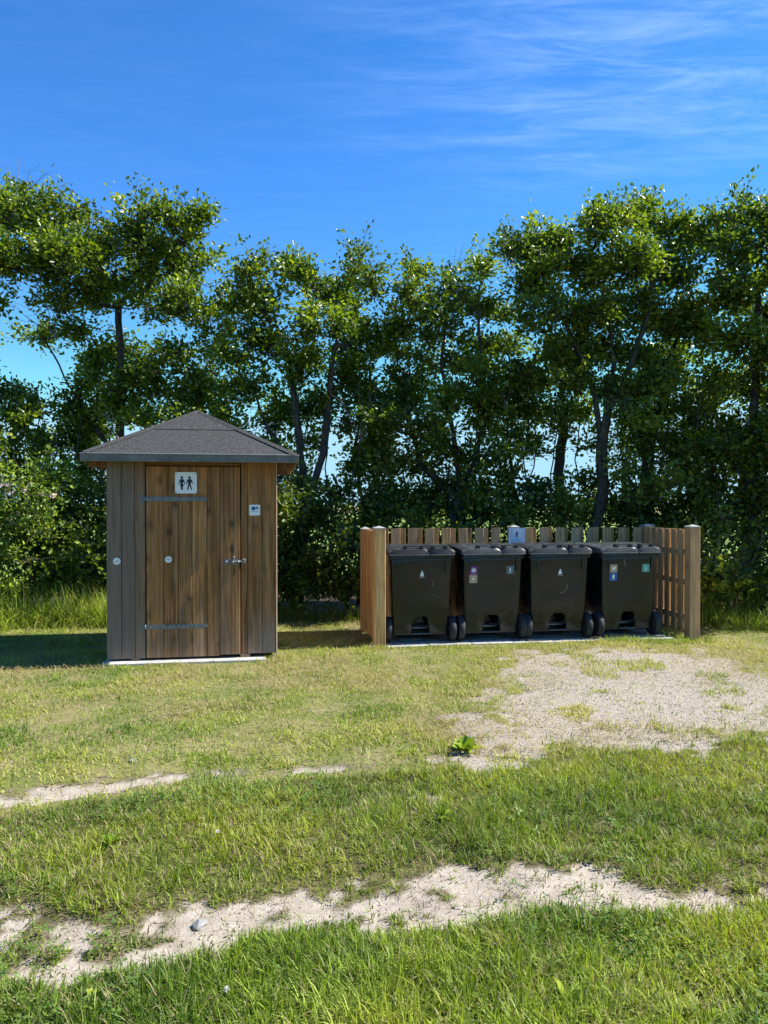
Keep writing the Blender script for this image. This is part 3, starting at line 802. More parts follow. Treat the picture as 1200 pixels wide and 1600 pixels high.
# strap hinges
bm = bmesh.new(); cyl(bm, (0, 0, 0), (0, -0.004, 0), 0.0075, 0.004, 8); BOLT = bm_mesh('bolt_head', bm)
def strap(py):
    u0, u1 = shed_u(219.5), shed_u(322.5); z = shed_z(0.6, py)
    bm = bmesh.new()
    pts = [(u0 + 0.05, z - 0.022), (u1 - 0.004, z - 0.021), (u1, z - 0.017), (u1, z + 0.017), (u1 - 0.004, z + 0.021), (u0 + 0.05, z + 0.022)]
    bm.free()
    h = empty('strap_hinge', (0, -0.0185, 0)); h.parent = DR
    link('strap', poly_prism('strap', [pts], 0.005), M_steel, h)
    pl = poly_prism('hinge_plate', [rrect(u0 - 0.004, u0 + 0.038, z - 0.042, z + 0.036, 0.006)], 0.004)
    link('hinge_plate', pl, M_steel, h, (0, 0.0178, 0))
    bm = bmesh.new(); cyl(bm, (u0 + 0.046, -0.002, z - 0.024), (u0 + 0.046, -0.002, z + 0.024), 0.0085)
    link('hinge_pin', bm_mesh('hinge_pin', bm, True), M_steel, h)
    for q in (0.1, 0.24, 0.4, 0.55, 0.66):
        link('bolt_head', BOLT, M_steel, h, (u0 + q, -0.0052, z))
strap(779.5); strap(979.0)
# sliding bolt
bz = shed_z(1.3, 877.5); b0, b1 = shed_u(349), shed_u(383)
BLT = empty('sliding_bolt', (0, -0.0165, 0)); BLT.parent = DR
link('bolt_plate', poly_prism('bolt_plate', [rrect(b0, b1 - 0.055, bz - 0.03, bz + 0.026, 0.006)], 0.003), M_steel, BLT)
bm = bmesh.new(); cyl(bm, (b0 + 0.012, -0.018, bz - 0.004), (b1, -0.018, bz + 0.006), 0.0095)
for q in (0.03, 0.095, 0.15):
    cyl(bm, (b0 + q - 0.011, -0.018, bz - 0.003), (b0 + q + 0.011, -0.018, bz - 0.002), 0.0155)
link('bolt_rod', bm_mesh('bolt_rod', bm, True), M_steel, BLT)
bm = bmesh.new(); cyl(bm, (b0 + 0.105, -0.018, bz), (b0 + 0.105, -0.024, bz + 0.045), 0.0075); cyl(bm, (b0 + 0.105, -0.024, bz + 0.04), (b0 + 0.105, -0.025, bz + 0.056), 0.011)
link('bolt_knob', bm_mesh('bolt_knob', bm, True), M_steel, BLT)
link('keeper', bevel_box('keeper', b1 - 0.035, b1 + 0.004, -0.034, 0.016, bz - 0.022, bz + 0.030, 0.005), M_steel, BLT)
# bare holes, splits
bm = bmesh.new(); hu, hz_ = shed_u(362), shed_z(1.4, 844.5)
cyl(bm, (hu, -0.0165, hz_), (hu, -0.0172, hz_), 0.011, None, 12)
link('knot_hole', bm_mesh('knot_hole', bm), M_black, DR)
bm = bmesh.new(); hu, hz_ = shed_u(340.5), shed_z(1.25, 1006)
cyl(bm, (hu, -0.0165, hz_), (hu, -0.0172, hz_), 0.009, None, 12)
link('knot_hole', bm_mesh('knot_hole', bm), M_black, DR)
M_raw = plain('raw_split_wood', (0.42, 0.33, 0.2), 0.8, 0.2, 0, 0.2, 60)
su = shed_u(366.3); z1_, z0_ = shed_z(1.4, 811), shed_z(1.4, 875)
link('split_edge', poly_prism('split_edge', [[(su, z0_), (su + 0.005, z0_ + 0.05), (su + 0.004, z1_ - 0.03), (su + 0.001, z1_)]], 0.0012), M_raw, DR, (0, -0.0155, 0))
su = shed_u(375.0)
link('split_edge', poly_prism('split_edge', [[(su - 0.004, shed_z(1.4, 832)), (su + 0.001, shed_z(1.4, 822)), (su, shed_z(1.4, 802)), (su - 0.003, shed_z(1.4, 818))]], 0.0012), M_raw, DR, (0, -0.0172, 0))
# two round white plates
for px_, py_, r_, yy in ((182.3, 877, 0.036, 0.0), (263.3, 874, 0.034, -0.0165)):
    u = shed_u(px_); z = shed_z(u, py_)
    par = SH if yy == 0.0 else DR
    rp = empty('round_plate', (u, yy, z)); rp.parent = par
    link('disc', poly_prism('disc', [circ(0, 0, r_, 28)], 0.007), M_white, rp)
    link('marks', poly_prism('marks', [circ(-0.012, -0.006, 0.008, 10), rect(0.004, 0.009, -0.014, 0.016), rect(0.012, 0.016, -0.008, 0.010)] if yy == 0.0 else [circ(0, 0.017, 0.005, 10), rect(-0.02, 0.02, 0.0, 0.004), rect(-0.015, 0.015, -0.007, -0.004)], 0.001), M_screw, rp, (0, -0.0071, 0))

# roof
OV = 0.19; FB, FT = 2.036, 2.108
x0, x1, y0, y1 = -OV, SH_W + OV, -OV, D + OV
AP = Vector((SH_W / 2 - 0.02, D / 2 + 0.05, 2.665))
RF = empty('roof', (0, 0, 0)); RF.parent = SH
cs = [Vector((x0, y0, FT + 0.006)), Vector((x1, y0, FT + 0.006)), Vector((x1, y1, FT + 0.006)), Vector((x0, y1, FT + 0.006))]
def sheet(pts, t):
    bm = bmesh.new(); n_ = (pts[1] - pts[0]).cross(pts[2] - pts[1]).normalized()
    a = [bm.verts.new(p) for p in pts]; b = [bm.verts.new(p + n_ * t) for p in pts]
    bm.faces.new(a[::-1]); bm.faces.new(b)
    for i in range(len(pts)): bm.faces.new((a[i], a[(i + 1) % len(pts)], b[(i + 1) % len(pts)], b[i]))
    return bm_mesh('felt_sheet', bm)
for i in range(4):
    a, b = cs[i], cs[(i + 1) % 4]
    link('felt_sheet', sheet([a, b, b.lerp(AP, 0.555), a.lerp(AP, 0.555)], 0.006), M_felt, RF)
    up = Vector((0, 0, 0.0075))
    link('felt_sheet', sheet([a.lerp(AP, 0.53) + up, b.lerp(AP, 0.53) + up, AP + up], 0.006), M_felt, RF)
for i in range(4):            # hip strips
    a = cs[i]; d = AP - a; side = d.cross(Vector((0, 0, 1))).normalized() * 0.055
    dn = Vector((0, 0, -0.03)); up = Vector((0, 0, 0.017))
    p = a.lerp(AP, 0.0) + up; q = AP + up
    bm = bmesh.new()
    lo = [p - side + dn * 0.75, p, p + side + dn * 0.75]; hi = [q - side * 0.8 + dn * 0.75, q + Vector((0, 0, 0.004)), q + side * 0.8 + dn * 0.75]
    V1 = [bm.verts.new(k) for k in lo + hi]; th = Vector((0, 0, 0.006)); V2 = [bm.verts.new(k + th) for k in lo + hi]
    for s_ in (0, 1):
        bm.faces.new((V2[s_], V2[s_ + 1], V2[s_ + 4], V2[s_ + 3])); bm.faces.new((V1[s_], V1[s_ + 3], V1[s_ + 4], V1[s_ + 1]))
    bm.faces.new((V1[0], V1[1], V2[1], V2[0])); bm.faces.new((V1[1], V1[2], V2[2], V2[1]))
    bm.faces.new((V1[0], V2[0], V2[3], V1[3])); bm.faces.new((V1[2], V1[5], V2[5], V2[2]))
    link('hip_strip', bm_mesh('hip_strip', bm), M_felt, RF)
ft = 0.02
for a0, a1, b0_, b1_ in ((x0, x1, y0 - ft, y0), (x0, x1, y1, y1 + ft)):
    link('fascia', bevel_box('fascia', a0 - ft, a1 + ft, b0_, b1_, FB, FT, 0.003), M_fascia, RF)
    link('drip_edge', bevel_box('drip_edge', a0 - ft - 0.004, a1 + ft + 0.004, b0_ - 0.005, b1_ + 0.006, FT + 0.001, FT + 0.012, 0.003), M_drip, RF)
for a0, a1 in ((x0 - ft, x0), (x1, x1 + ft)):
    link('fascia', bevel_box('fascia', a0, a1, y0 + 0.0005, y1 - 0.0005, FB + 0.001, FT - 0.001, 0.003), M_fascia, RF)
    link('drip_edge', bevel_box('drip_edge', a0 - 0.004, a1 + 0.004, y0 + 0.008, y1 - 0.008, FT + 0.0005, FT + 0.0115, 0.003), M_drip, RF)
# soffit boards and rafters under the overhang
nb = 5
for i in range(2):
    yy0 = -OV + 0.002 + i * 0.1
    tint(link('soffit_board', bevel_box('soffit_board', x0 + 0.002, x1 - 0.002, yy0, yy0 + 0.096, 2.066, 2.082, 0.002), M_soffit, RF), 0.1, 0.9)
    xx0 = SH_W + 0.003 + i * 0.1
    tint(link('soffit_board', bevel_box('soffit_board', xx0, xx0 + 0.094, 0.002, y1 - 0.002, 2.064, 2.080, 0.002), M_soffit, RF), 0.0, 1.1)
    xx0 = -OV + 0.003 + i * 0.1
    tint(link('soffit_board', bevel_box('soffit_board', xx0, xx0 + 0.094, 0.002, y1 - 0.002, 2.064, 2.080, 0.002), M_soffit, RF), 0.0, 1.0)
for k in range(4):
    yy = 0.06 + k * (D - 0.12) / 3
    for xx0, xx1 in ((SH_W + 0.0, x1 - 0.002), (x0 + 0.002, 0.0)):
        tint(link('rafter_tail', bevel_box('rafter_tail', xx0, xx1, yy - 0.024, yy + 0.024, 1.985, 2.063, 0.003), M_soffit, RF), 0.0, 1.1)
# slab
sl = link('concrete_slab', bevel_box('concrete_slab', -0.03, SH_W - 0.12, -0.14, D + 0.05, -0.08, 0.024, 0.008, 2), M_slab, None, (SH_O[0], SH_O[1], 0), (0, 0, SH_A))
tag(sl, 'pale concrete slab under the toilet shed', 'slab', kind='structure')

# signs on the shed
def on_shed(u, z, off):
    c, s = math.cos(SH_A), math.sin(SH_A)
    return (SH_O[0] + u * c + off * s, SH_O[1] + u * s - off * c, z)
u = shed_u(291); z = shed_z(u, 754.5)
SG = empty('toilet_sign', on_shed(u, z, 0.0185), SH_A); tag(SG, 'white square toilet sign with black woman and man on shed door', 'sign')
hw = 0.109
link('plate', poly_prism('plate', [rrect(-hw, hw, -hw, hw, 0.016)], 0.004), M_white, SG)
woman = [circ(0, 0.052, 0.0135), [(-0.013, 0.036), (0.013, 0.036), (0.021, 0.026), (0.036, -0.016), (0.030, -0.02), (0.016, 0.008), (0.010, -0.006), (0.021, -0.034), (0.011, -0.034), (0.009, -0.074), (0.0015, -0.074), (-0.0015, -0.074), (-0.009, -0.074), (-0.011, -0.034), (-0.021, -0.034), (-0.010, -0.006), (-0.016, 0.008), (-0.030, -0.02), (-0.036, -0.016), (-0.021, 0.026)]]
man = [circ(0, 0.052, 0.0135), [(-0.016, 0.036), (0.016, 0.036), (0.024, 0.026), (0.034, -0.012), (0.027, -0.015), (0.016, 0.010), (0.012, -0.014), (0.026, -0.072), (0.013, -0.074), (0.0, -0.024), (-0.013, -0.074), (-0.026, -0.072), (-0.012, -0.014), (-0.016, 0.010), (-0.027, -0.015), (-0.034, -0.012), (-0.024, 0.026)]]
link('woman_pictogram', poly_prism('woman_pictogram', woman, 0.001), M_black, SG, (-0.041, -0.0041, 0.002))
link('man_pictogram', poly_prism('man_pictogram', man, 0.001), M_black, SG, (0.035, -0.0041, 0.002))
for a, b in ((-1, 1), (1, 1), (-1, -1), (1, -1)):
    link('screw', poly_prism('screw', [circ(a * 0.096, b * 0.096, 0.006, 10)], 0.0015), M_screw, SG, (0, -0.0041, 0))
u = shed_u(398); z = shed_z(u, 797)
SG = empty('notice_sign', on_shed(u, z, 0.0008), SH_A); tag(SG, 'small white square sign with blue key-like emblem right of shed door', 'sign')
link('plate', poly_prism('plate', [rrect(-0.056, 0.056, -0.056, 0.056, 0.008)], 0.003), M_white, SG)
link('emblem', poly_prism('emblem', [circ(-0.014, 0.017, 0.021, 20), rect(0.004, 0.016, 0.011, 0.022), circ(0.022, 0.024, 0.0105, 12), circ(0.031, 0.015, 0.0075, 12)], 0.0008), M_blue, SG, (0, -0.0031, 0))
M_txt = stick('pale_blue_print', (0.25, 0.42, 0.55))
link('text_line', poly_prism('text_line', [rect(-0.040 + i * 0.0115, -0.0315 + i * 0.0115, -0.021, -0.012) for i in range(7)], 0.0008), M_txt, SG, (0, -0.0031, 0))

# ------------------------------------------------------------------ fence round the bins
FE = empty('slatted_fence', (EN_O[0], EN_O[1], 0), EN_A)
tag(FE, 'three-sided wooden slatted fence enclosing the four wheeled bins', 'fence')
L = 3.87; DP = 1.1; PW = 0.135
def post(u, v, top, foot=-0.1, w=PW, grey=0.2, br=1.0):
    p = link('post', plank_mesh(w, w, top - 0.025 - foot, 0.006), M_fence, FE, (u, v, foot)); tint(p, grey, br)
    bm = bmesh.new(); h = w / 2 + 0.003
    for zz in (0.0, 0.013):
        pass
    vs = [bm.verts.new((a * h, b * h, zz)) for zz in (0, 0.012) for a, b in ((-1, -1), (1, -1), (1, 1), (-1, 1))]
    ap = bm.verts.new((0, 0, 0.036))
    bm.faces.new(vs[:4][::-1])
    for i in range(4):
        j = (i + 1) % 4; bm.faces.new((vs[i], vs[j], vs[4 + j], vs[4 + i])); bm.faces.new((vs[4 + i], vs[4 + j], ap))
    cp = link('post_cap', bm_mesh('post_cap', bm), M_zcap, p, (0, 0, top - 0.025 - foot))
    return p
post(0, 0, 1.36, grey=-0.15, br=1.1)
post(L, 0, 1.36, -0.15, grey=0.3, br=1.0)
post(0, DP, 1.32, w=0.115); post(L, DP, 1.345, -0.15, w=0.15, grey=0.35); post(1.98, DP, 1.335, w=0.115, grey=0.3)
BTOP = 1.306
def board(u, v, rz=0.0, w=0.118, g=1.0, wz=0.2, z0=0.05, dz=0.0):
    o = link('board', plank_mesh(w, 0.021, BTOP - 0.05, 0.003), M_fence, FE, (u, v, z0 + dz), (random.uniform(-.004, .004), 0, rz + random.uniform(-.01, .01)))
    return tint(o, wz, g)
RT = 0.04
# back row: boards on both sides of the rails
k = 0; P = 0.2215; u = 0.11
while u < L - 0.12:
    board(u + 0.058, DP - RT / 2 - 0.0115, w=0.117, g=random.uniform(0.85, 1.1), wz=random.choice((0.15, 0.35, 0.6, 0.5)), dz=random.uniform(-.003, .003))
    if u + 0.14 < L - 0.15 and not (1.78 < u + 0.14 < 2.18 - 0.1):
        board(u + 0.137, DP + RT / 2 + 0.0115, w=0.117, g=random.uniform(0.7, 0.9), wz=random.choice((-0.1, 0.0, 0.1)), dz=random.uniform(-.003, .003))
    u += P
for zc_ in (0.22, 0.66, 1.03):
    for ua, ub in ((0.058, 1.98 - 0.058), (1.98 + 0.058, L - 0.076)):
        o = link('rail', plank_mesh(0.07, RT, ub - ua), M_fence, FE, (ua, DP, zc_), (0, R(90), 0)); tint(o, 0.3, 1.0)
    for uu, va, vb in ((0, PW / 2, DP - 0.0578), (L, PW / 2, DP - 0.0755)):
        o = link('rail', plank_mesh(0.036, 0.07, vb - va), M_fence, FE, (uu, va, zc_), (R(-90), 0, 0)); tint(o, 0.2, 1.05)
# sides
for uu, inn, out in ((0, 1, -1), (L, -1, 1)):
    v = PW / 2 + 0.07; q = 0
    while v < DP - 0.08:
        board(uu + inn * 0.030, v + 0.075, R(90), w=0.098, g=random.uniform(0.9, 1.1), wz=random.uniform(0.2, 0.5))
        board(uu + out * 0.030, v - 0.005 + (0.0 if q else 0.0), R(90), w=0.098, g=random.uniform(1.0, 1.15), wz=random.uniform(-0.05, 0.2))
        v += 0.158; q += 1
# poster on the middle post
def on_en(u, v, z=0.0):
    c, s = math.cos(EN_A), math.sin(EN_A)
    return (EN_O[0] + u * c - v * s, EN_O[1] + u * s + v * c, z)
PS = empty('laminated_notice', on_en(2.0, DP - 0.062, 1.197), EN_A)
tag(PS, 'pale blue laminated notice with dark walking figure on middle fence post', 'notice')
link('sheet', poly_prism('sheet', [rrect(-0.112, 0.112, -0.118, 0.112, 0.006)], 0.002), M_poster, PS)
link('panel', poly_prism('panel', [rect(-0.055, 0.06, -0.025, 0.098)], 0.0006), M_poster2, PS, (0, -0.0021, 0))
link('figure', poly_prism('figure', [circ(0.004, 0.062, 0.008, 10), [(-0.006, 0.05), (0.010, 0.052), (0.022, 0.03), (0.018, 0.026), (0.009, 0.036), (0.008, 0.018), (0.012, -0.014), (0.004, -0.014), (0.0, 0.01), (-0.010, -0.018), (-0.017, -0.014), (-0.008, 0.016), (-0.006, 0.034), (-0.018, 0.02), (-0.022, 0.026)]], 0.0006), M_black, PS, (0, -0.0029, 0))
link('text_line', poly_prism('text_line', [rect(-0.07, 0.075, -0.066, -0.056), rect(-0.06, 0.07, -0.09, -0.084)], 0.0006), M_txt, PS, (0, -0.0021, 0))

# pavers
PV = empty('pavement', (EN_O[0], EN_O[1], 0), EN_A); tag(PV, 'grey concrete paver apron under the four bins', 'pavement', kind='structure')
def paver_mesh(w, d): return bevel_box('paver', -w / 2, w / 2, -d / 2, d / 2, -0.06, 0.014, 0.005, 1)
pm = paver_mesh(0.494, 0.394)
for i in range(7):
    for j in range(3):
        o = link('paver', pm, M_concrete, PV, (0.07 + 0.25 + 0.5 * i, -0.12 + 0.2 + 0.4 * j + random.uniform(-.004, .004), random.uniform(-.004, .004)), (random.uniform(-.004, .004), random.uniform(-.004, .004), random.uniform(-.006, .006)))
PZ = 0.016

# ------------------------------------------------------------------ bins
def loft(sections, cap0=True, cap1=True):
    bm = bmesh.new(); rings = [[bm.verts.new(p) for p in s] for s in sections]
    n_ = len(rings[0])
    for a, b in zip(rings, rings[1:]):
        for i in range(n_): bm.faces.new((a[i], a[(i + 1) % n_], b[(i + 1) % n_], b[i]))
    if cap0: bm.faces.new(rings[0][::-1])
    if cap1: bm.faces.new(rings[-1])
    return bm
def sec(w, y0, y1, z, r, n_=4):
    return [(x, y, z) for x, y in rrect(-w / 2, w / 2, y0, y1, r, n_)]
def bin_body():
    S = [sec(0.640, 0.075, 0.72, 0.085, 0.028), sec(0.650, 0.070, 0.73, 0.10, 0.03), sec(0.652, 0.064, 0.735, 0.185, 0.03), sec(0.664, 0.056, 0.74, 0.195, 0.03),
         sec(0.684, 0.035, 0.76, 0.45, 0.032), sec(0.704, 0.018, 0.78, 0.75, 0.032), sec(0.712, 0.006, 0.785, 0.93, 0.032), sec(0.714, 0.004, 0.79, 0.985, 0.032)]
    bm = loft(S)
    bmesh.ops.recalc_face_normals(bm, faces=bm.faces)
    me = bpy.data.meshes.new('body'); bm.to_mesh(me); bm.free()
    o = bpy.data.objects.new('tmp_body', me); COL.objects.link(o)
    cm = bmesh.new()
    arch = [(-0.105, 0.08), (0.105, 0.08), (0.105, 0.205), (0.088, 0.21), (0.085, 0.27), (0.07, 0.297), (0.045, 0.306), (-0.045, 0.306), (-0.07, 0.297), (-0.085, 0.27), (-0.088, 0.21), (-0.105, 0.205)]
    a = [cm.verts.new((x, -0.05, z)) for x, z in arch]; b = [cm.verts.new((x, 0.42, z)) for x, z in arch]
    cm.faces.new(a); cm.faces.new(b[::-1])
    for i in range(len(arch)): cm.faces.new((a[i], b[i], b[(i + 1) % len(arch)], a[(i + 1) % len(arch)]))
    bmesh.ops.recalc_face_normals(cm, faces=cm.faces)
    cme = bpy.data.meshes.new('cut'); cm.to_mesh(cme); cm.free()
    c = bpy.data.objects.new('tmp_cut', cme); COL.objects.link(c)
    md = o.modifiers.new('b', 'BOOLEAN'); md.operation = 'DIFFERENCE'; md.object = c; md.solver = 'EXACT'
    bv = o.modifiers.new('v', 'BEVEL'); bv.width = 0.006; bv.segments = 2; bv.limit_method = 'ANGLE'; bv.angle_limit = R(38)
    dg = bpy.context.evaluated_depsgraph_get()
    out = bpy.data.meshes.new_from_object(o.evaluated_get(dg)); out.name = 'body'
    bpy.data.objects.remove(o); bpy.data.objects.remove(c)
    for p in out.polygons: p.use_smooth = True
    try: out.set_sharp_from_angle(angle=R(32))
    except Exception: pass
    return out
B_body = bin_body()
def sharp(me, a=32):
    for p in me.polygons: p.use_smooth = True
    me.set_sharp_from_angle(angle=R(a)); return me
# rim collar
bm = loft([sec(0.714, -0.006, 0.805, 0.975, 0.04), sec(0.73, -0.012, 0.81, 0.98, 0.04), sec(0.73, -0.012, 0.81, 1.012, 0.04), sec(0.66, 0.01, 0.79, 1.014, 0.055)])
B_rim = sharp(bm_mesh('rim', bm))
# lifting lugs at the front corners
def lug(s):
    bm = bmesh.new(); bx(bm, *sorted((s * 0.335, s * 0.372)), 0.02, 0.20, 0.965, 1.005)
    cyl(bm, (s * 0.34, 0.03, 0.985), (s * 0.378, 0.03, 0.985), 0.026, None, 12)
    bmesh.ops.recalc_face_normals(bm, faces=bm.faces)
    return bm_mesh('lug', bm)
B_lug = [lug(-1), lug(1)]
# two lid leaves
def lid(xa, xb):
    n_ = 10; bm = bmesh.new(); rows = []
    ys = [-0.028, -0.026, -0.018, 0.0, 0.05, 0.15, 0.3, 0.5, 0.68, 0.79, 0.815, 0.82]
    zs = [1.018, 1.06, 1.082, 1.092, 1.098, 1.108, 1.118, 1.122, 1.115, 1.10, 1.07, 1.02]
    for y, z in zip(ys, zs):
        row = []
        for i in range(n_ + 1):
            t = i / n_; x = xa + (xb - xa) * t
            e = min(t, 1 - t) * abs(xb - xa)
            dz = -0.026 * max(0, 1 - e / 0.05) ** 2
            out = 0.012 * (1 - abs(2 * t - 1) ** 3) * (1 if y < 0.01 else 0)
            row.append(bm.verts.new((x, y - out, max(z + dz, 1.018 if z > 1.03 else z))))
        rows.append(row)
    for a, b in zip(rows, rows[1:]):
        for i in range(n_): bm.faces.new((a[i], a[i + 1], b[i + 1], b[i]))
    # side skirts
    for col_ in (0, n_):
        prev = None
        for row in rows:
            v = row[col_]; w = bm.verts.new((v.co.x, v.co.y, 1.016))
            if prev is not None:
                try: bm.faces.new((prev[0], v, w, prev[1]))
                except ValueError: pass
            prev = (v, w)
    r = bmesh.ops.solidify(bm, geom=list(bm.faces), thickness=0.006)
    return sharp(bm_mesh('lid', bm), 40)
LX = (-0.388, 0.090, 0.096, 0.388)
B_lid = [lid(LX[0], LX[1]), lid(LX[2], LX[3])]
def lip(xa, xb): return bevel_box('lip', xa, xb, -0.052, -0.03, 1.012, 1.026, 0.005, 2)
B_lip = [lip(LX[0] + 0.01, LX[1] - 0.004), lip(LX[2] + 0.004, LX[3] - 0.01)]
def handle(xa, xb):
    bm = bmesh.new(); pts = []
    n_ = 8
    bx(bm, xa, xb, -0.012, 0.012, 1.112, 1.127)
    bmesh.ops.recalc_face_normals(bm, faces=bm.faces)
    bmesh.ops.bevel(bm, geom=list(bm.edges), offset=0.005, segments=2, affect='EDGES')
    return bm_mesh('grip', bm)
def hfoot(x): return bevel_box('grip_foot', x - 0.022, x + 0.022, -0.022, 0.03, 1.08, 1.1255, 0.006, 2)
HX = ((-0.20, 0.01), (0.115, 0.29))
# wheel: tyre, rim
def tyre():
    prof = [(0.105, -0.036), (0.135, -0.039), (0.152, -0.034), (0.161, -0.02), (0.164, 0.0), (0.161, 0.02), (0.152, 0.034), (0.135, 0.039), (0.105, 0.036)]
    n_ = 36; bm = bmesh.new(); rg = []
    for i in range(n_):
        a = 2 * math.pi * i / n_; rg.append([bm.verts.new((x, r * math.cos(a), r * math.sin(a))) for r, x in prof])
    for i in range(n_):
        a, b = rg[i], rg[(i + 1) % n_]
        for k in range(len(prof)): bm.faces.new((a[k], a[(k + 1) % len(prof)], b[(k + 1) % len(prof)], b[k]))
    return sharp(bm_mesh('tyre', bm), 45)
def wrim():
    bm = bmesh.new()
    cyl(bm, (-0.026, 0, 0), (0.026, 0, 0), 0.107, None, 28); cyl(bm, (-0.044, 0, 0), (0.044, 0, 0), 0.034, 0.034, 16)
    for k in range(5):
        a = 2 * math.pi * k / 5; c = Vector((0, math.cos(a), math.sin(a)))
        cyl(bm, c * 0.03, c * 0.104, 0.031, 0.028, 8)
    return bm_mesh('wheel_hub', bm)
B_tyre, B_wrim = tyre(), wrim()
bm = bmesh.new(); cyl(bm, (-0.35, 0.20, 0.152), (0.35, 0.20, 0.152), 0.012); B_axle = bm_mesh('axle', bm, True)
B_skid = bevel_box('skid', -0.22, 0.22, 0.50, 0.56, 0.0, 0.097, 0.008)
B_step = bevel_box('step_bar', -0.106, 0.106, 0.062, 0.085, 0.190, 0.199, 0.003)
B_sill = bevel_box('sill_bar', -0.108, 0.108, 0.045, 0.10, 0.098, 0.112, 0.004)
M_sill = plain('lit_edge_plastic', (0.09, 0.085, 0.075), 0.6, 0.4, 0, 0.25, 30)  # light on the bottom ledge put into the colour, paler than the body
def rib(s): return bevel_box('rib', *sorted((s * 0.273, s * 0.285)), -0.005, 0.016, 0.83, 0.975, 0.002)
B_rib = [rib(-1), rib(1)]
# stickers sit on the sloping front, which leans back downwards
def fy(z): return float(np.interp(z, [0.195, 0.45, 0.75, 0.93, 0.985], [0.056, 0.035, 0.018, 0.006, 0.004]))
def sticker(par, x, z, w, h, mat, icon, imat=None, name='sticker', text=True):
    sl_ = math.atan((fy(z - .05) - fy(z + .05)) / 0.1)
    s = link(name, poly_prism(name, [rrect(-w / 2, w / 2, -h / 2, h / 2, 0.006)], 0.0015), mat, par, (x, fy(z) - 0.001, z), (sl_, 0, 0))
    link('icon', poly_prism('icon', icon, 0.0008), imat or M_icon, s, (0, -0.0016, 0))
    if text:
        link('caption', poly_prism('caption', [rect(-0.022 + 0.009 * i, -0.015 + 0.009 * i, -h / 2 + 0.010, -h / 2 + 0.014) for i in range(5)], 0.0008), imat or M_icon, s, (0, -0.0016, 0))
    return s
I_bag = [[(-0.021, -0.028), (0.021, -0.028), (0.022, -0.012), (0.013, 0.012), (0.008, 0.022), (0.012, 0.036), (0.004, 0.031), (-0.002, 0.036), (-0.008, 0.033), (-0.007, 0.022), (-0.013, 0.012), (-0.022, -0.012)]]
I_carton = [rect(-0.024, 0.0, -0.018, 0.02), [(-0.024, 0.022), (-0.012, 0.032), (0.0, 0.022)], rect(0.003, 0.026, -0.018, 0.012), [(0.003, 0.014), (0.008, 0.028), (0.02, 0.024), (0.026, 0.014)]]
I_can = [rrect(-0.009, 0.009, -0.02, 0.018, 0.004), rect(-0.005, 0.005, 0.02, 0.026)]
I_tin = [rrect(-0.011, 0.011, -0.014, 0.016, 0.004), rect(-0.006, 0.006, 0.018, 0.026)]
I_box = [[(-0.024, -0.012), (0.012, -0.018), (0.026, -0.004), (0.026, 0.022), (-0.008, 0.02), (-0.024, 0.008)]]
I_sheet = [[(-0.014, -0.022), (0.016, -0.022), (0.016, 0.028), (0.004, 0.03), (-0.014, 0.012)]]
I_bottle = [[(-0.009, -0.024), (0.009, -0.024), (0.009, 0.0), (0.0035, 0.012), (0.0035, 0.03), (-0.0035, 0.03), (-0.0035, 0.012), (-0.009, 0.0)]]
def make_bin(a, b, rz, label):
    x, y, _ = on_en(a, b)
    t = empty('wheeled_bin', (x, y, PZ), EN_A + rz)
    tag(t, label, 'bin', 'dark wheeled bins inside the slatted fence')
    link('body', B_body, M_bin, t); link('rim', B_rim, M_bin, t)
    for k in (0, 1):
        link('lug', B_lug[k], M_bin, t); link('rib', B_rib[k], M_bin, t)
        l_ = link('lid', B_lid[k], M_lid, t)
        link('lip', B_lip[k], M_lid, l_)
        ha, hb = HX[k]
        link('grip', handle(ha, hb), M_lid, l_)
        for hx in (ha + 0.012, hb - 0.012): link('grip_foot', hfoot(hx), M_black, l_)
    for s in (-1, 1):
        w = empty('wheel', (s * 0.374, 0.12, 0.152)); w.parent = t; w.scale = (1.0, 0.927, 0.927)
        link('tyre', B_tyre, M_rubber, w); link('wheel_hub', B_wrim, M_hub, w)
    link('axle', B_axle, M_screw, t); link('skid', B_skid, M_bin, t); link('step_bar', B_step, M_hub, t); link('sill_bar', B_sill, M_sill, t)
    return t
def en_a(px, b):
    k = (px - 600) / F; c, s = math.cos(EN_A), math.sin(EN_A)
    # X = Ox + a c - b s ; Y = Oy + a s + b c ; X = k Y
    return (k * (EN_O[1] + b * c) - EN_O[0] + b * s) / (c - k * s)
fb = -0.015
def bag_mark(t):
    z = 0.80
    sl_ = math.atan((fy(z - .05) - fy(z + .05)) / 0.1)
    m = link('bag_emblem', poly_prism('bag_emblem', I_bag, 0.0012), M_icon, t, (0.01, fy(z) - 0.0005, z), (sl_, 0, 0))
    link('caption', poly_prism('caption', [rect(-0.034 + 0.0115 * i, -0.026 + 0.0115 * i, -0.046, -0.038) for i in range(6)], 0.0012), stick('caption_grey', (0.30, 0.32, 0.31)), m)
M_scr = plain('pale_scratch', (0.30, 0.30, 0.27), 0.7, 0.3, 0, 0.2, 80)
def scratch(t, pts, w=0.004):
    out = []
    for (xa, za), (xb, zb) in zip(pts, pts[1:]):
        d = Vector((xb - xa, zb - za)); n_ = Vector((-d.y, d.x)).normalized() * w / 2
        out.append([(xa - n_.x, za - n_.y), (xb - n_.x * .7, zb - n_.y * .7), (xb + n_.x * .7, zb + n_.y * .7), (xa + n_.x, za + n_.y)])
    zm = sum(p[1] for p in pts) / len(pts)
    sl_ = math.atan((fy(zm - .1) - fy(zm + .1)) / 0.2)
    link('scratch', poly_prism('scratch', [[(x, z - zm) for x, z in p] for p in out], 0.0008), M_scr, t, (0, fy(zm) - 0.0008, zm), (sl_, 0, 0))
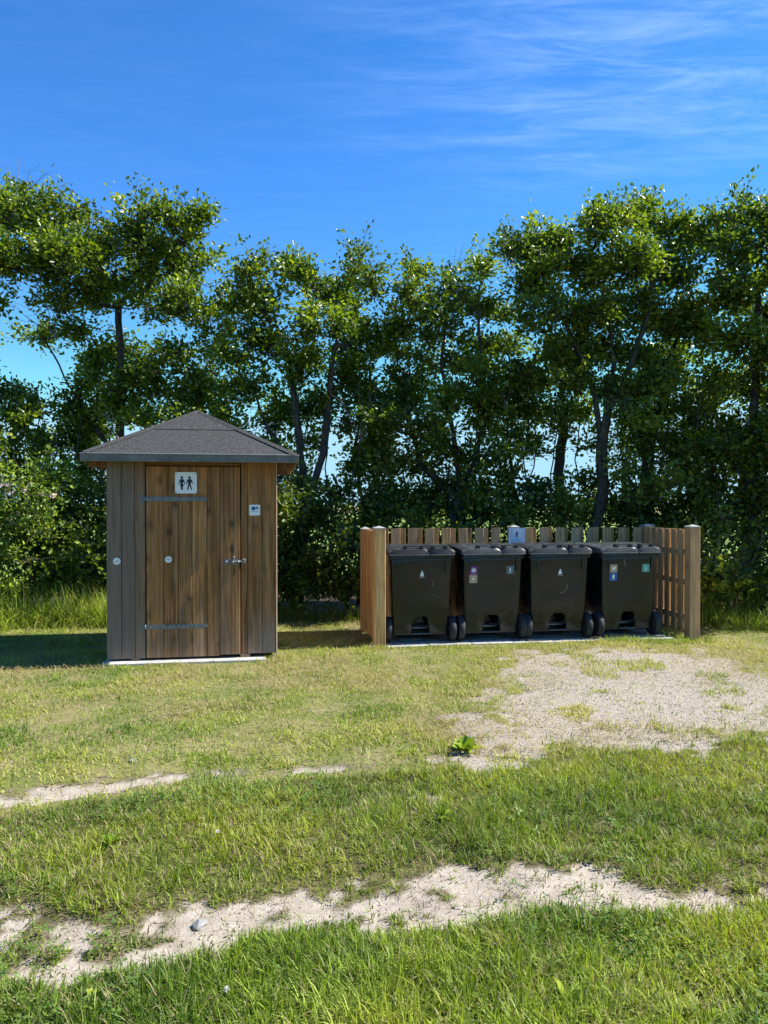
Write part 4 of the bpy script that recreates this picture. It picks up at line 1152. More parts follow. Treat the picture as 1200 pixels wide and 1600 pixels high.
b1 = make_bin(en_a(658.5, fb), fb, R(-2.5), 'dark wheeled bin beside left fence post, white bag emblem and short scratch')
b2 = make_bin(en_a(771, fb), fb, R(1.2), 'dark wheeled bin with purple and tan stickers left and slate sticker right')
b3 = make_bin(en_a(875, fb), fb, R(-1.2), 'dark wheeled bin with white bag emblem between the two bins with stickers')
b4 = make_bin(en_a(985, fb), fb, R(2.2), 'dark wheeled bin with tan and blue stickers left, green sticker right')
bag_mark(b1); bag_mark(b3)
scratch(b1, [(0.138, 0.66), (0.135, 0.69), (0.137, 0.715)]); scratch(b1, [(0.13, 0.55), (0.16, 0.548)], 0.003); scratch(b1, [(0.185, 0.535), (0.2, 0.53), (0.215, 0.531)], 0.004)
scratch(b3, [(0.02, 0.555), (0.05, 0.55), (0.08, 0.58), (0.10, 0.62), (0.102, 0.66)], 0.0045); scratch(b3, [(0.11, 0.8), (0.135, 0.815)], 0.003)
scratch(b4, [(-0.08, 0.95), (-0.072, 0.9), (-0.055, 0.855)], 0.005)
SZ = 0.096
sticker(b2, -0.235, 0.832, SZ, SZ, M_purple, I_carton); sticker(b2, -0.237, 0.733, SZ, SZ, M_tan, I_tin)
sticker(b2, 0.21, 0.832, SZ, SZ, M_slate, I_can)
sticker(b4, -0.21, 0.832, SZ, SZ, M_tan, I_box); sticker(b4, -0.212, 0.733, SZ, SZ, M_sblue, I_sheet)
sticker(b4, 0.212, 0.832, SZ, SZ, M_green, I_bottle)

# ------------------------------------------------------------------ trees and shrubs
M_leaf = leafmat('tree_leaves', 0.34, 0.40, 0.5, (1.65, 1.7, 0.4))
M_shrub = leafmat('shrub_leaves', 0.45, 0.28, 0.4, (1.5, 1.5, 0.5))
M_bark = barkmat('tree_bark', (0.035, 0.03, 0.025), (0.11, 0.095, 0.078))
M_twig = barkmat('grey_twigs', (0.10, 0.085, 0.065), (0.22, 0.19, 0.155))

def tubes(P0, P1, R0, R1, n=5):
    P0, P1 = np.asarray(P0, float), np.asarray(P1, float); R0, R1 = np.asarray(R0, float), np.asarray(R1, float)
    d = P1 - P0; d /= np.linalg.norm(d, axis=1, keepdims=True) + 1e-9
    ref = np.where(np.abs(d[:, 2:3]) > 0.9, np.array([[1.0, 0, 0]]), np.array([[0, 0, 1.0]]))
    a = np.cross(d, ref); a /= np.linalg.norm(a, axis=1, keepdims=True) + 1e-9; b = np.cross(d, a)
    N = len(P0); V = np.zeros((N, 2 * n, 3))
    for i in range(n):
        t = 2 * math.pi * i / n; o = a * math.cos(t) + b * math.sin(t)
        V[:, i] = P0 + o * R0[:, None]; V[:, n + i] = P1 + o * R1[:, None] + d * (R1[:, None] * 0.3)
    q = np.array([(i, (i + 1) % n, n + (i + 1) % n, n + i) for i in range(n)])
    return V.reshape(-1, 3), ((np.arange(N) * 2 * n)[:, None, None] + q).reshape(-1, 4)

def leaves(pos, axis_, size, col, wide=0.62, up=0.55):
    """each leaf a folded, rounded blade of two quads"""
    N = len(pos)
    ax = axis_ + rng.normal(0, 0.55, (N, 3)); ax /= np.linalg.norm(ax, axis=1, keepdims=True) + 1e-9
    nr = rng.normal(0, 0.6, (N, 3)) + np.array([0, 0, up]); nr -= ax * (nr * ax).sum(1, keepdims=True); nr /= np.linalg.norm(nr, axis=1, keepdims=True) + 1e-9
    sd = np.cross(ax, nr); s = size[:, None]; w = s * wide * 0.5
    V = np.zeros((N, 6, 3))
    V[:, 0] = pos; V[:, 3] = pos + ax * s - nr * s * 0.12
    V[:, 1] = pos + ax * s * 0.3 + sd * w * 0.9 + nr * w * 0.35; V[:, 2] = pos + ax * s * 0.72 + sd * w * 0.85 + nr * w * 0.25
    V[:, 5] = pos + ax * s * 0.3 - sd * w * 0.9 + nr * w * 0.35; V[:, 4] = pos + ax * s * 0.72 - sd * w * 0.85 + nr * w * 0.25
    b = (np.arange(N) * 6)[:, None]
    q = np.concatenate([b + np.array([0, 1, 2, 3]), b + np.array([0, 3, 4, 5])], 0)
    return V.reshape(-1, 3), q, np.repeat(col, 6, 0)

def grow(trunks, clumps, base_r, tip_r=0.005, up_bias=0.35, jit=0.05):
    """trunks: list of polylines; clumps: (N,3). Returns segments and radii."""
    pos, par = [], []
    for tr in trunks:
        prev = -1; pts = tr; last = None
        if pos:
            prev = int(np.argmin(np.linalg.norm(np.array(pos) - np.array(tr[0]), axis=1))); pts = tr[1:]
        for p in pts:
            p = np.array(p, float)
            if last is not None or prev >= 0:
                q = last if last is not None else np.array(pos[prev]); k = max(1, int(np.linalg.norm(p - q) / 0.18))
                for i in range(1, k + 1):
                    pp = q + (p - q) * i / k + (rng.normal(0, 0.012, 3) if i < k else 0)
                    pos.append(pp); par.append(prev); prev = len(pos) - 1
            else:
                pos.append(p); par.append(prev); prev = len(pos) - 1
            last = p
    ntr = len(pos)
    pos = [np.array(p) for p in pos]
    cl = np.asarray(clumps); arr = np.array(pos)
    order = np.argsort([np.min(np.linalg.norm(arr - c, axis=1)) for c in cl])
    tips = {}
    buf = np.zeros((60000, 3)); buf[:len(pos)] = arr; cnt = len(pos)
    for ci in order:
        c = cl[ci]; d = np.linalg.norm(buf[:cnt] - c, axis=1)
        cost = d + up_bias * np.maximum(0, buf[:cnt, 2] - c[2] + 0.15) + 0.15 * (buf[:cnt, 2] < arr[:ntr, 2].min() + 0.5)
        j = int(np.argmin(cost)); p0 = buf[j].copy(); L_ = d[j]
        k = max(1, int(L_ / 0.13))
        ctrl = (p0 + c) / 2 + rng.normal(0, 0.14 * L_, 3) + np.array([0, 0, -0.10 * L_])
        prev = j
        for i in range(1, k + 1):
            t = i / k; pp = (1 - t) ** 2 * p0 + 2 * t * (1 - t) * ctrl + t * t * c
            if i < k: pp = pp + rng.normal(0, jit * 0.3, 3)
            buf[cnt] = pp; par.append(prev); prev = cnt; cnt += 1
        tips[ci] = prev
    P = buf[:cnt]; par = np.array(par); ex = 2.3
    acc = np.zeros(cnt); kids = np.zeros(cnt, int)
    for i in range(cnt):
        if par[i] >= 0: kids[par[i]] += 1
    for i in range(cnt - 1, -1, -1):
        if kids[i] == 0: acc[i] += tip_r ** ex
        if par[i] >= 0: acc[par[i]] += acc[i]
    # children may have smaller index than parents only in trunks, which were added in order
    cntt = acc / tip_r ** ex; pw = math.log(base_r / tip_r) / math.log(max(cntt.max(), 2))
    r = tip_r * cntt ** pw
    r[:ntr] = np.maximum(r[:ntr], 0.012)
    i = np.where(par >= 0)[0]
    return P, par, r, i, tips, ntr

LEAFC = [(0.036, 0.068, 0.012), (0.078, 0.130, 0.016), (0.158, 0.225, 0.022), (0.275, 0.33, 0.034)]
def lobes_to_clumps(lobes, Y, per=9.0, depth=0.7, shrink=0.77):
    out = []
    for lb in lobes:
        px_, py_, rx, ry = lb[:4]; dy = lb[4] if len(lb) > 4 else rng.uniform(-depth, depth)
        yy = Y + dy; c = np.array(px2w(px_, py_, yy)); sx_, sz_ = rx / F * yy, ry / F * yy
        sy_ = 0.75 * (sx_ + sz_) / 2 + 0.1
        k = max(3, int(per * (sx_ * sz_ * sy_) ** (2 / 3) / 0.30))
        v = rng.normal(0, 1, (k, 3)); v /= np.linalg.norm(v, axis=1, keepdims=True); v *= (rng.random(k) ** 0.45)[:, None]
        out.append(c + v * np.array([sx_ * shrink, sy_, sz_ * shrink]))
    return np.concatenate(out)

def tree(name, label, Y, trunk_px, lobes, base_r, per=15.0, leaf_n=165, leaf=(0.045, 0.104), clump_r=0.235, bare=0.0, group=None, hue=1.0, seed=0, extra=None, cat='tree'):
    cl = lobes_to_clumps(lobes, Y, per)
    cl[:, 2] = np.maximum(cl[:, 2], 0.35)
    trunks = []
    for tp in trunk_px:
        pts = []
        for q in tp:
            p = px2w(q[0], q[1], Y + (q[2] if len(q) > 2 else 0.0)); pts.append((p.x, p.y, p.z))
        trunks.append(pts)
    root = trunks[0][0]; root = (root[0], root[1], -0.1)
    trunks[0][0] = root
    P, par, r, seg, tips, ntr = grow(trunks, cl, base_r)
    T = empty(name, (root[0], root[1], 0)); o = np.array([root[0], root[1], 0])
    tag(T, label, cat, group)
    thick = r[par[seg]] > 0.022
    s1 = seg[thick]; s2 = seg[~thick]
    if len(s1):
        VT, qT = tubes(P[par[s1]], P[s1], np.minimum(r[par[s1]], r[s1] * 1.6), r[s1], 6)
    if len(s2):
        V, q = tubes(P[par[s2]], P[s2], r[par[s2]].clip(0, 0.02), r[s2], 3)
    TV, TQ, off = [V] if len(s2) else [], [q] if len(s2) else [], len(V) if len(s2) else 0
    # twigs and leaves
    A, B, LP, LA, LS, LC = [], [], [], [], [], []
    for c in cl:
        isbare = rng.random() < bare
        nt = rng.integers(6, 10)
        v = rng.normal(0, 1, (nt, 3)); v[:, 2] = np.abs(v[:, 2]) * 1.25 - 0.3
        v /= np.linalg.norm(v, axis=1, keepdims=True)
        tl = clump_r * rng.uniform(0.75, 1.45) * rng.uniform(0.6, 1.7, nt)
        e_ = c + v * tl[:, None]; mid = (c + e_) / 2 + rng.normal(0, 0.03, (nt, 3))
        A += [np.repeat(c[None], nt, 0), mid]; B += [mid, e_]
        nl = int(leaf_n * rng.uniform(0.5, 1.3) * (0.08 if isbare else 1))
        if nl < 1: continue
        w_ = rng.integers(0, nt, nl); t = rng.random(nl) ** 0.6
        lp = c + (e_[w_] - c) * t[:, None] * 1.08 + rng.normal(0, 0.06, (nl, 3))
        LP.append(lp); LA.append(v[w_] + rng.normal(0, 0.3, (nl, 3))); LS.append(rng.uniform(*leaf, nl) * (1.05 - 0.25 * t))
        tone = rng.normal(0.48, 0.17) + rng.normal(0, 0.20, nl)
        cc = pal(tone, LEAFC) * hue
        LC.append(cc)
    A, B = np.concatenate(A), np.concatenate(B)
    V2, q2 = tubes(A, B, np.full(len(A), 0.005), np.full(len(A), 0.0028), 3)
    TV.append(V2); TQ.append(q2 + off)
    if len(s1):
        TV.append(VT); TQ.append(qT + off + len(V2))
    link('trunk', np_mesh('trunk', np.concatenate(TV) - o, np.concatenate(TQ), smooth=True), M_bark, T)
    V, q, c = leaves(np.concatenate(LP), np.concatenate(LA), np.concatenate(LS), np.concatenate(LC))
    link('crown', np_mesh('crown', V - o, q, cols=c), M_leaf if cat == 'tree' else M_shrub, T)
    return T

GT = 'windswept trees along the hedge'
tree('hedge_tree', 'leafy tree cut by the left edge, its crown tallest on the left', 11.6,
     [[(-110, 960), (-100, 760), (-75, 560), (-40, 430), (0, 360)]],
     [(15, 330, 70, 45), (70, 350, 70, 45), (-70, 370, 90, 70), (-10, 410, 80, 45), (90, 395, 55, 45), (130, 340, 30, 30), (-120, 480, 90, 80), (-5, 492, 22, 22), (60, 425, 50, 30), (-140, 340, 60, 60),
      (15, 630, 45, 40), (-60, 600, 70, 60), (40, 650, 25, 25), (-30, 690, 50, 40), (-150, 640, 80, 90)], 0.13, group=GT, bare=0.06)
tree('hedge_tree', 'tall tree rising behind the shed, open fork of branches in its crown', 12.2,
     [[(195, 960), (192, 800), (188, 690), (190, 600), (188, 526), (186, 480)], [(192, 800), (165, 690), (120, 620), (85, 555), (70, 530)]],
     [(235, 355, 70, 38), (200, 385, 90, 45), (290, 370, 42, 32), (320, 345, 15, 20), (140, 410, 50, 45), (300, 420, 38, 45), (230, 430, 80, 45), (170, 455, 65, 45), (110, 470, 40, 35), (290, 478, 45, 28), (240, 485, 60, 20), (120, 520, 45, 20),
      (70, 535, 40, 12), (330, 500, 22, 15), (190, 555, 75, 28), (140, 590, 48, 38), (210, 600, 80, 38), (280, 580, 50, 40), (310, 620, 42, 32), (180, 645, 60, 35), (110, 650, 35, 40), (240, 650, 60, 25), (140, 690, 30, 40), (60, 690, 30, 22)], 0.085, group=GT, bare=0.10)
tree('hedge_tree', 'twin-stemmed tree right behind the shed, narrow shoot topping its crown', 11.9,
     [[(462, 965), (470, 850), (482, 790), (468, 700), (462, 640), (450, 560), (430, 500)], [(482, 790), (505, 710), (512, 640), (520, 560), (535, 480)], [(482, 790), (450, 720), (410, 650), (395, 600)]],
     [(395, 430, 40, 32), (450, 425, 28, 25), (365, 480, 40, 40), (420, 480, 50, 40), (490, 450, 35, 30), (530, 470, 48, 40), (565, 410, 14, 34), (586, 450, 12, 20), (490, 510, 55, 40), (550, 520, 35, 42), (420, 540, 45, 40), (365, 545, 32, 40),
      (470, 570, 55, 38), (385, 610, 45, 40), (440, 640, 50, 40), (540, 590, 45, 40), (500, 640, 40, 40), (365, 660, 30, 25), (430, 690, 35, 28)], 0.125, group=GT, bare=0.08)
tree('hedge_tree', 'tree above the left half of the fence with dead grey twigs at its top', 12.3,
     [[(715, 965), (713, 850), (716, 780), (712, 700), (698, 640), (690, 560), (700, 480)], [(716, 780), (745, 715), (755, 640), (750, 560), (748, 470)], [(716, 790), (660, 730), (640, 660), (630, 580)]],
     [(655, 430, 26, 26), (645, 470, 35, 30), (700, 470, 45, 40), (755, 430, 35, 25), (685, 510, 50, 40), (745, 480, 30, 30), (630, 540, 32, 40), (680, 565, 50, 40), (740, 560, 42, 38), (790, 540, 25, 35), (630, 610, 45, 40), (700, 620, 50, 38), (765, 600, 40, 40),
      (600, 660, 45, 40), (660, 680, 50, 40), (780, 640, 25, 35), (570, 620, 35, 40), (610, 720, 50, 38)], 0.115, group=GT, bare=0.10)
tree('hedge_tree', 'large spreading tree above the right half of the fence with pale bare trunk', 11.8,
     [[(932, 965), (928, 830), (942, 770), (940, 700), (950, 640), (958, 570), (950, 480), (930, 430)], [(950, 640), (985, 570), (1010, 500), (1020, 420)], [(940, 700), (925, 600), (890, 520), (850, 450)]],
     [(800, 395, 22, 26), (835, 400, 35, 30), (870, 375, 38, 28), (920, 365, 40, 30), (965, 350, 32, 25), (1000, 345, 30, 18), (1045, 365, 40, 30), (820, 450, 30, 35), (870, 440, 48, 38), (930, 430, 52, 40), (990, 420, 50, 45), (1050, 430, 50, 45), (1095, 380, 35, 32),
      (850, 500, 42, 35), (915, 500, 55, 38), (985, 490, 55, 38), (1050, 500, 50, 38), (1000, 335, 12, 18), (890, 560, 45, 30), (960, 560, 40, 22), (1010, 560, 40, 28), (960, 610, 36, 26), (1015, 615, 34, 26), (905, 600, 30, 26), (985, 660, 30, 26)], 0.09, per=20, group=GT, bare=0.05)
tree('hedge_tree', 'dark shaded tree left of the pale trunk above the fence', 12.7,
     [[(884, 965), (878, 840), (872, 740), (882, 660), (875, 600), (860, 530)]],
     [(850, 580, 45, 38), (890, 600, 40, 35), (830, 640, 38, 38), (880, 650, 38, 34), (910, 660, 20, 30), (820, 690, 28, 25), (870, 560, 40, 30), (800, 600, 28, 35), (910, 540, 40, 30)], 0.085, group=GT, bare=0.05)
tree('hedge_tree', 'leaning dark tree right of the pale trunk near the fence corner post', 12.5,
     [[(1005, 965), (1008, 800), (1012, 700), (1032, 630), (1045, 560), (1075, 500)]],
     [(1000, 620, 32, 34), (1030, 590, 40, 30), (1010, 670, 30, 30), (1075, 520, 45, 38), (1110, 480, 40, 40), (1060, 560, 38, 25), (985, 700, 28, 25), (1045, 690, 25, 25)], 0.10, group=GT, bare=0.05)
tree('hedge_tree', 'thick-stemmed tree cut by the right edge of the picture', 11.7,
     [[(1178, 965), (1172, 830), (1168, 720), (1180, 620), (1185, 520), (1180, 430)], [(1172, 830), (1120, 740), (1090, 660), (1100, 590)], [(1168, 720), (1240, 600), (1270, 480)]],
     [(1140, 350, 32, 25), (1180, 345, 35, 30), (1215, 350, 40, 40), (1150, 400, 45, 38), (1210, 430, 55, 50), (1140, 450, 40, 38), (1185, 490, 50, 40), (1150, 540, 45, 34), (1215, 560, 50, 50), (1120, 600, 38, 32), (1170, 620, 40, 30), (1090, 650, 42, 34), (1140, 680, 45, 36),
      (1210, 660, 50, 50), (1270, 420, 60, 60), (1290, 540, 60, 80), (1280, 680, 60, 80), (1350, 480, 60, 100), (1100, 710, 45, 30), (1180, 720, 45, 40)], 0.13, per=19, group=GT, bare=0.06)

GU = 'young trees filling the hedge between the big ones'
for bpx, Y, lobes, lab in (
    (60, 12.6, [(40, 700, 40, 40), (95, 720, 40, 40), (130, 690, 35, 40), (60, 770, 40, 30), (20, 740, 35, 40), (120, 750, 30, 30), (150, 720, 30, 30), (155, 765, 26, 24)], 'slim young tree between the rose bush and the shed roof'),
    (330, 12.4, [(340, 560, 30, 40), (330, 620, 40, 40), (350, 690, 45, 40), (390, 730, 40, 40), (300, 660, 40, 30), (420, 740, 30, 30), (330, 520, 22, 25), (455, 745, 34, 34), (480, 700, 22, 26)], 'young tree peeping over the right roof slope of the shed'),
    (560, 12.5, [(560, 560, 40, 40), (580, 640, 45, 40), (540, 660, 34, 30), (590, 700, 45, 40), (560, 740, 30, 22), (610, 560, 32, 40), (620, 640, 40, 40), (600, 520, 22, 25)], 'young tree filling the gap left of the fence corner'),
    (800, 12.6, [(790, 500, 14, 25), (800, 600, 38, 40), (790, 660, 40, 36), (770, 710, 40, 34), (820, 720, 26, 28), (760, 650, 40, 40), (790, 745, 26, 20), (690, 690, 45, 36), (730, 720, 40, 30)], 'young tree between the twiggy tree and the large spreading tree'),
    (975, 12.6, [(960, 620, 24, 24), (985, 640, 30, 30), (1000, 690, 34, 34), (970, 740, 30, 26), (1040, 640, 32, 34), (920, 700, 20, 24), (910, 750, 24, 20), (1050, 700, 40, 34), (1060, 610, 30, 24)], 'young tree between the pale trunk and the leaning trunk'),
    (1110, 12.6, [(1110, 540, 40, 36), (1120, 620, 40, 30), (1080, 680, 42, 36), (1140, 700, 45, 36), (1180, 590, 40, 40), (1090, 740, 45, 30)], 'young tree in the dark mass right of the fence end')):
    gy_ = HZ + EYE * F / Y
    tree('young_tree', lab, Y, [[(bpx, gy_), (bpx + 8, 800), (bpx - 6, 700), (bpx + 5, 640)], [(bpx + 8, 800), (bpx + 34, 730), (bpx + 40, 680)]], lobes, 0.045, per=13, leaf_n=160, group=GU, bare=0.08)

# undergrowth: one shrub after another along the hedge
SHR = [(-70, 11.1, [(-70, 800, 90, 90), (-90, 900, 80, 70), (-60, 720, 60, 50)], 'shrub mostly outside the picture at the far left of the hedge', 1.1),
       (70, 11.6, [(60, 860, 60, 55), (110, 850, 45, 40), (85, 910, 70, 45), (130, 900, 40, 50), (60, 760, 40, 40)], 'leafy shrub with sunlit leaf tips left of the shed', 1.25),
       (150, 11.2, [(150, 860, 40, 45), (150, 920, 50, 40), (140, 820, 25, 25), (215, 850, 60, 90)], 'thin dark shrub directly beside the left wall of the shed', 0.95),
       (330, 11.5, [(320, 850, 70, 90), (380, 820, 60, 80), (270, 800, 60, 60)], 'dark shrub hidden mostly behind the shed roof', 0.9),
       (455, 11.5, [(455, 870, 55, 60), (450, 800, 42, 40), (480, 920, 60, 50), (420, 900, 50, 60), (440, 755, 28, 30)], 'dark shrub tight against the right side of the shed', 0.85),
       (540, 11.3, [(530, 880, 48, 50), (560, 915, 50, 45), (510, 820, 35, 34), (555, 840, 30, 30)], 'dark shrub in the gap between shed and fence', 0.85),
       (620, 11.9, [(620, 790, 45, 40), (620, 850, 55, 50), (640, 900, 60, 60), (590, 800, 30, 25), (590, 740, 35, 35)], 'dark shrub above the left corner of the fence', 0.85),
       (690, 12.0, [(690, 790, 42, 36), (680, 850, 50, 50), (700, 910, 60, 60), (670, 740, 40, 35), (740, 770, 38, 32)], 'dense dark shrub round the foot of the twiggy tree', 0.85),
       (770, 11.8, [(770, 840, 45, 30), (760, 890, 60, 60), (750, 800, 30, 26), (790, 820, 28, 18)], 'low dark shrub behind the laminated notice', 0.9),
       (850, 12.0, [(850, 850, 45, 28), (850, 900, 60, 60), (830, 780, 30, 28), (880, 800, 25, 22)], 'low dark shrub at the foot of the shaded tree', 0.85),
       (930, 12.2, [(930, 860, 45, 26), (930, 905, 60, 55), (985, 825, 34, 24), (965, 800, 18, 14)], 'low shrub behind the pale trunk', 0.9),
       (1020, 11.7, [(1020, 770, 40, 34), (1020, 840, 55, 50), (1030, 900, 60, 60), (1050, 730, 40, 36), (990, 750, 25, 25)], 'dense dark shrub above the right corner of the fence', 0.85),
       (1110, 11.3, [(1110, 770, 48, 42), (1100, 840, 50, 50), (1110, 905, 55, 55), (1130, 720, 40, 32)], 'dark tangled shrub right of the fence end post', 0.9),
       (1190, 11.2, [(1190, 780, 50, 50), (1180, 850, 50, 50), (1190, 905, 60, 50), (1200, 720, 50, 40)], 'dark shrub at the right edge above the bright grass', 0.95),
       (1290, 11.2, [(1280, 780, 70, 80), (1290, 890, 70, 70), (1300, 700, 70, 60)], 'shrub mostly outside the picture at the far right of the hedge', 1.0)]
for i, (bpx, Y, lobes, lab, hue) in enumerate(SHR):
    lobes = lobes + [(bpx - 30, 800, 36, 26, 0.5), (bpx + 30, 812, 36, 24, 0.55), (bpx, 775, 26, 22, 0.6)] + [(bpx - 25, 935, 42, 22, -0.15), (bpx + 28, 938, 42, 20, -0.1)]
    gy_ = HZ + EYE * F / Y
    tree('shrub', lab, Y, [[(bpx, gy_), (bpx + 6, gy_ - 60), (bpx - 4, gy_ - 120)], [(bpx, gy_ - 20), (bpx - 30, gy_ - 80), (bpx - 40, gy_ - 140)], [(bpx, gy_ - 20), (bpx + 30, gy_ - 80), (bpx + 45, gy_ - 130)], [(bpx, gy_ - 20), (bpx + 18, gy_ - 110), (bpx + 10, gy_ - 210, 0.3), (bpx + 24, gy_ - 290, 0.4)], [(bpx, gy_ - 20), (bpx - 16, gy_ - 120), (bpx - 32, gy_ - 230, 0.5), (bpx - 22, gy_ - 310, 0.6)]],
         lobes, 0.035, per=15, leaf_n=105, leaf=(0.058, 0.115), clump_r=0.28, bare=0.08, group='undergrowth of the hedge', hue=hue, cat='shrub')
# flowering rose bush at the left edge
RB = tree('rose_bush', 'rose bush with pale pink blossoms at the left edge of the hedge', 11.0,
          [[(10, 965), (15, 880), (20, 800)], [(10, 960), (40, 880), (60, 800)], [(10, 960), (-30, 860), (-40, 780)]],
          [(10, 800, 45, 40), (55, 800, 40, 35), (-40, 820, 60, 60), (25, 860, 55, 45), (-30, 900, 60, 50), (30, 920, 45, 35), (20, 755, 35, 25), (80, 830, 22, 35)], 0.03, per=15, leaf_n=120, leaf=(0.045, 0.085), clump_r=0.24, group=None, hue=1.35, cat='shrub')
M_petal = leafmat('rose_petals', 0.6, 0.3, 0.3, (1, 0.95, 0.95))
def blossom_mesh(k):
    r_ = np.random.default_rng(k); Vs, Qs, Cs = [], [], []
    for i in range(5):
        a = 2 * math.pi * i / 5 + r_.normal(0, 0.1); c, s = math.cos(a), math.sin(a)
        pts = [(0.004, 0, 0), (0.02, 0.014, 0.010), (0.036, 0.013, 0.012), (0.040, 0, 0.009), (0.036, -0.013, 0.012), (0.02, -0.014, 0.010)]
        o = len(Vs)
        for x, y, z in pts:
            z += r_.normal(0, 0.002); Vs.append((x * c - y * s, x * s + y * c, z)); Cs.append((0.66, 0.44 + r_.random() * 0.12, 0.48))
        Qs += [(o, o + 1, o + 2, o + 3), (o, o + 3, o + 4, o + 5)]
    for i in range(6):
        a = 2 * math.pi * i / 6; Vs.append((0.008 * math.cos(a), 0.008 * math.sin(a), 0.008)); Cs.append((0.6, 0.45, 0.05))
    o = len(Vs) - 6; Qs += [(o, o + 1, o + 2, o + 3), (o, o + 3, o + 4, o + 5)]
    return np_mesh('blossom', np.array(Vs), np.array(Qs), cols=np.array(Cs))
bms = [blossom_mesh(k) for k in range(3)]
rx, ry = RB.location.x, RB.location.y
for px_, py_ in ((4, 760), (14, 757), (10, 768), (18, 772), (6, 775), (36, 768), (42, 764), (46, 771), (38, 775), (64, 770), (70, 768), (66, 776), (82, 776), (86, 774), (28, 803), (18, 811), (16, 815), (-15, 780), (-30, 800), (75, 773)):
    p = px2w(px_ + random.uniform(-1.5, 1.5), py_ + random.uniform(-1.5, 1.5), 10.5 + random.uniform(-0.05, 0.1))
    o = link('blossom', bms[random.randrange(3)], M_petal, RB, (p.x - rx, p.y - ry, p.z), (R(random.uniform(30, 85)), random.uniform(-.3, .3), random.uniform(-.5, .5)))
    o.scale = (0.95,) * 3

# bare dead twigs standing out of the crowns
def twig_bundle(name, label, Y, base, tips, r=0.006):
    b = np.array(px2w(*base, Y)); A, B, R0, R1 = [], [], [], []
    for tp in tips:
        e_ = np.array(px2w(*tp, Y + rng.uniform(-0.2, 0.2))); k = 5; prev = b
        for i in range(1, k + 1):
            q = b + (e_ - b) * i / k + rng.normal(0, 0.02, 3) * (i < k)
            A.append(prev); B.append(q); R0.append(r * (1 - 0.75 * (i - 1) / k)); R1.append(r * (1 - 0.75 * i / k))
            if i >= 2:
                for _ in range(2):
                    e2 = q + (e_ - b) / np.linalg.norm(e_ - b) * rng.uniform(0.05, 0.16) + rng.normal(0, 0.06, 3)
                    A.append(q); B.append(e2); R0.append(r * 0.4); R1.append(r * 0.2)
            prev = q
    V, q = tubes(A, B, R0, R1, 4)
    o = link(name, np_mesh(name, V - b, q), M_twig, None, tuple(b))
    return tag(o, label, 'branch', 'dead twigs in the crowns')
twig_bundle('dead_branch', 'bare grey twigs sticking up above the tree over the fence', 12.3, (700, 450), [(725, 382), (735, 390), (712, 395)])
twig_bundle('dead_branch', 'bare pale branch hanging in the crown between shed and fence', 11.5, (565, 690), [(530, 610), (560, 600), (580, 620), (545, 650), (590, 600)], 0.009)
twig_bundle('dead_branch', 'bare twigs poking above the crown at the left edge', 11.6, (30, 310), [(8, 262), (30, 260), (55, 268), (70, 275)])
twig_bundle('dead_branch', 'bare thin twigs poking into the sky left of the large spreading tree', 11.8, (800, 420), [(785, 355), (780, 378), (800, 370), (778, 400)])
twig_bundle('dead_branch', 'bare arching twigs left of the tall tree behind the shed', 12.0, (90, 530), [(40, 440), (35, 465), (60, 430), (25, 480), (75, 450)], 0.008)
twig_bundle('dead_branch', 'pale straight dead stick leaning behind the left roof slope', 11.0, (190, 690), [(166, 648)], 0.02)
twig_bundle('dead_branch', 'dry brown stems leaning in the shrub at the right edge', 10.9, (1150, 920), [(1190, 800), (1175, 810), (1205, 815), (1140, 800), (1120, 790), (1195, 840)], 0.006)
twig_bundle('dead_branch', 'pale dry twigs crossing the dark crown over the fence', 12.0, (790, 640), [(745, 560), (770, 570), (735, 590), (800, 580)], 0.008)

# hedgerow far across the field
def far_hedge():
    LPs, N = [], 0
    xs = np.arange(-260, 300, 5.0)
    for x in xs:
        h = 0.8 + 2.2 * fbm(np.array([x]), np.array([3.0]), 0.05, 3)[0] + (2.2 if x > 60 else 0) * rng.random()
        if x < -90: h *= 0.35
        n_ = 60
        v = rng.normal(0, 1, (n_, 3)); v /= np.linalg.norm(v, axis=1, keepdims=True)
        LPs.append(np.array([x, 240 + rng.uniform(-4, 4), h * 0.35]) + v * np.array([4.2, 2.5, h * 0.6]))
    p = np.concatenate(LPs); n_ = len(p)
    V, q, c = leaves(p, rng.normal(0, 1, (n_, 3)), rng.uniform(1.0, 1.9, n_), pal(rng.random(n_), LEAFC) * 1.3)
    return tag(link('far_hedgerow', np_mesh('far_hedgerow', V, q, cols=c), M_shrub), 'distant low hedgerow across the green field', 'hedge', kind='stuff')
far_hedge()

# ------------------------------------------------------------------ small things on the ground
def rock(px_, py_, s, label, mat, flat=0.55, k=0):
    x, y = gpt(px_, py_); r_ = np.random.default_rng(k)
    bm = bmesh.new(); bmesh.ops.create_icosphere(bm, subdivisions=2, radius=1)
    for v in bm.verts:
        f = 1 + 0.22 * math.sin(v.co.x * 4 + k) * math.cos(v.co.y * 3 - k) + r_.normal(0, 0.06)
        v.co = Vector((v.co.x * 1.25, v.co.y * 0.9, v.co.z * flat)) * f * s
    o = link('stone', bm_mesh('stone', bm), mat, None, (x, y, float(ground_z(np.array([x]), np.array([y]))[0]) + s * flat * 0.45), (0.1, -0.12, k))
    return tag(o, label, 'stone', 'loose stones by the tracks')
rock(310, 1441, 0.028, 'pale grey stone lying in the sandy track, larger of the two stones', M_stone, k=1)
rock(207, 1194, 0.028, 'small grey stone lying in the short lawn before the shed', M_stone, k=2)
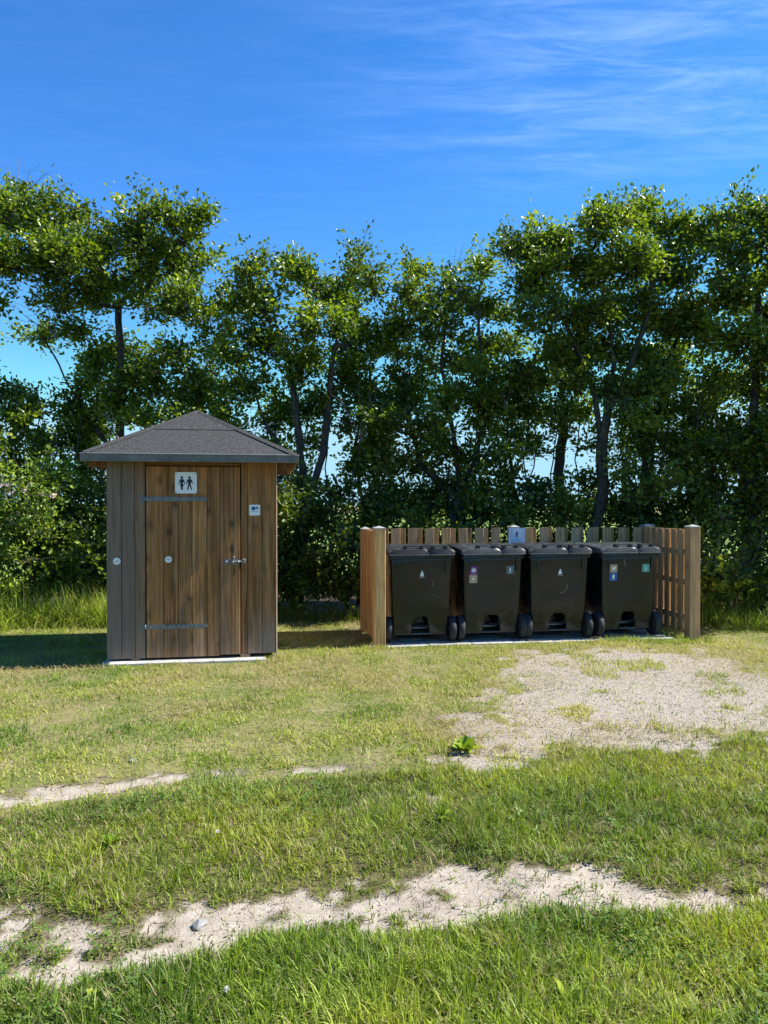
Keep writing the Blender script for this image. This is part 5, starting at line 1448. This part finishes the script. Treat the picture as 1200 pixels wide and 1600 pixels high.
def clover(px_, py_, label, s=1.0):
    x, y = gpt(px_, py_); z = float(ground_z(np.array([x]), np.array([y]))[0])
    t = empty('clover', (x, y, z)); tag(t, label, 'flower', 'white flowers in the foreground grass')
    bm = bmesh.new(); cyl(bm, (0, 0, 0), (0.004, -0.004, 0.105 * s), 0.0016, 0.0012, 6)
    link('stem', bm_mesh('stem', bm), M_stem, t)
    Vp, n_ = [], 46
    v = rng.normal(0, 1, (n_, 3)); v[:, 2] = np.abs(v[:, 2]) - 0.2; v /= np.linalg.norm(v, axis=1, keepdims=True)
    V, q, c = leaves(np.array([0.004, -0.004, 0.105 * s]) + v * 0.003, v * 3, np.full(n_, 0.009), np.tile(np.array([[0.72, 0.70, 0.62]]), (n_, 1)), 0.35)
    link('flower_head', np_mesh('flower_head', V, q, cols=c), M_petal, t)
M_stem = plain('green_stem', (0.07, 0.12, 0.025), 0.6, 0.3)
clover(351, 1590, 'small round white clover flower in the bright foreground grass', 0.75)
clover(338, 1330, 'tiny white flower in the grass strip between the tracks', 0.8)
def weed(px_, py_, label, n_=9, s=0.11, wide=0.5):
    x, y = gpt(px_, py_); z = float(ground_z(np.array([x]), np.array([y]))[0])
    a = rng.random(n_) * 6.283; v = np.stack([np.cos(a), np.sin(a), rng.uniform(0.3, 1.1, n_)], 1); v /= np.linalg.norm(v, axis=1, keepdims=True)
    V, q, c = leaves(v * 0.01, v * 3, rng.uniform(0.6, 1.1, n_) * s, pal(rng.uniform(0.3, 0.9, n_), GREEN) * 1.1, wide, 1.0)
    return tag(link('broadleaf_weed', np_mesh('broadleaf_weed', V, q, cols=c), M_grass, None, (x, y, z)), label, 'weed', 'broad-leaved weeds in the grass')
weed(725, 1178, 'dark leafy dock plant where lawn meets gravel', 26, 0.12)
weed(690, 1290, 'broad-leaved weed patch in the middle of the grass strip', 30, 0.07, 0.7)
weed(172, 1330, 'low broad-leaved weed on the left of the grass strip', 22, 0.06, 0.6)
weed(168, 1570, 'broad leaf rosette in the bottom left foreground grass', 10, 0.08, 0.4)
weed(885, 1590, 'broad leaf rosette at the bottom edge in foreground grass', 10, 0.08, 0.5)
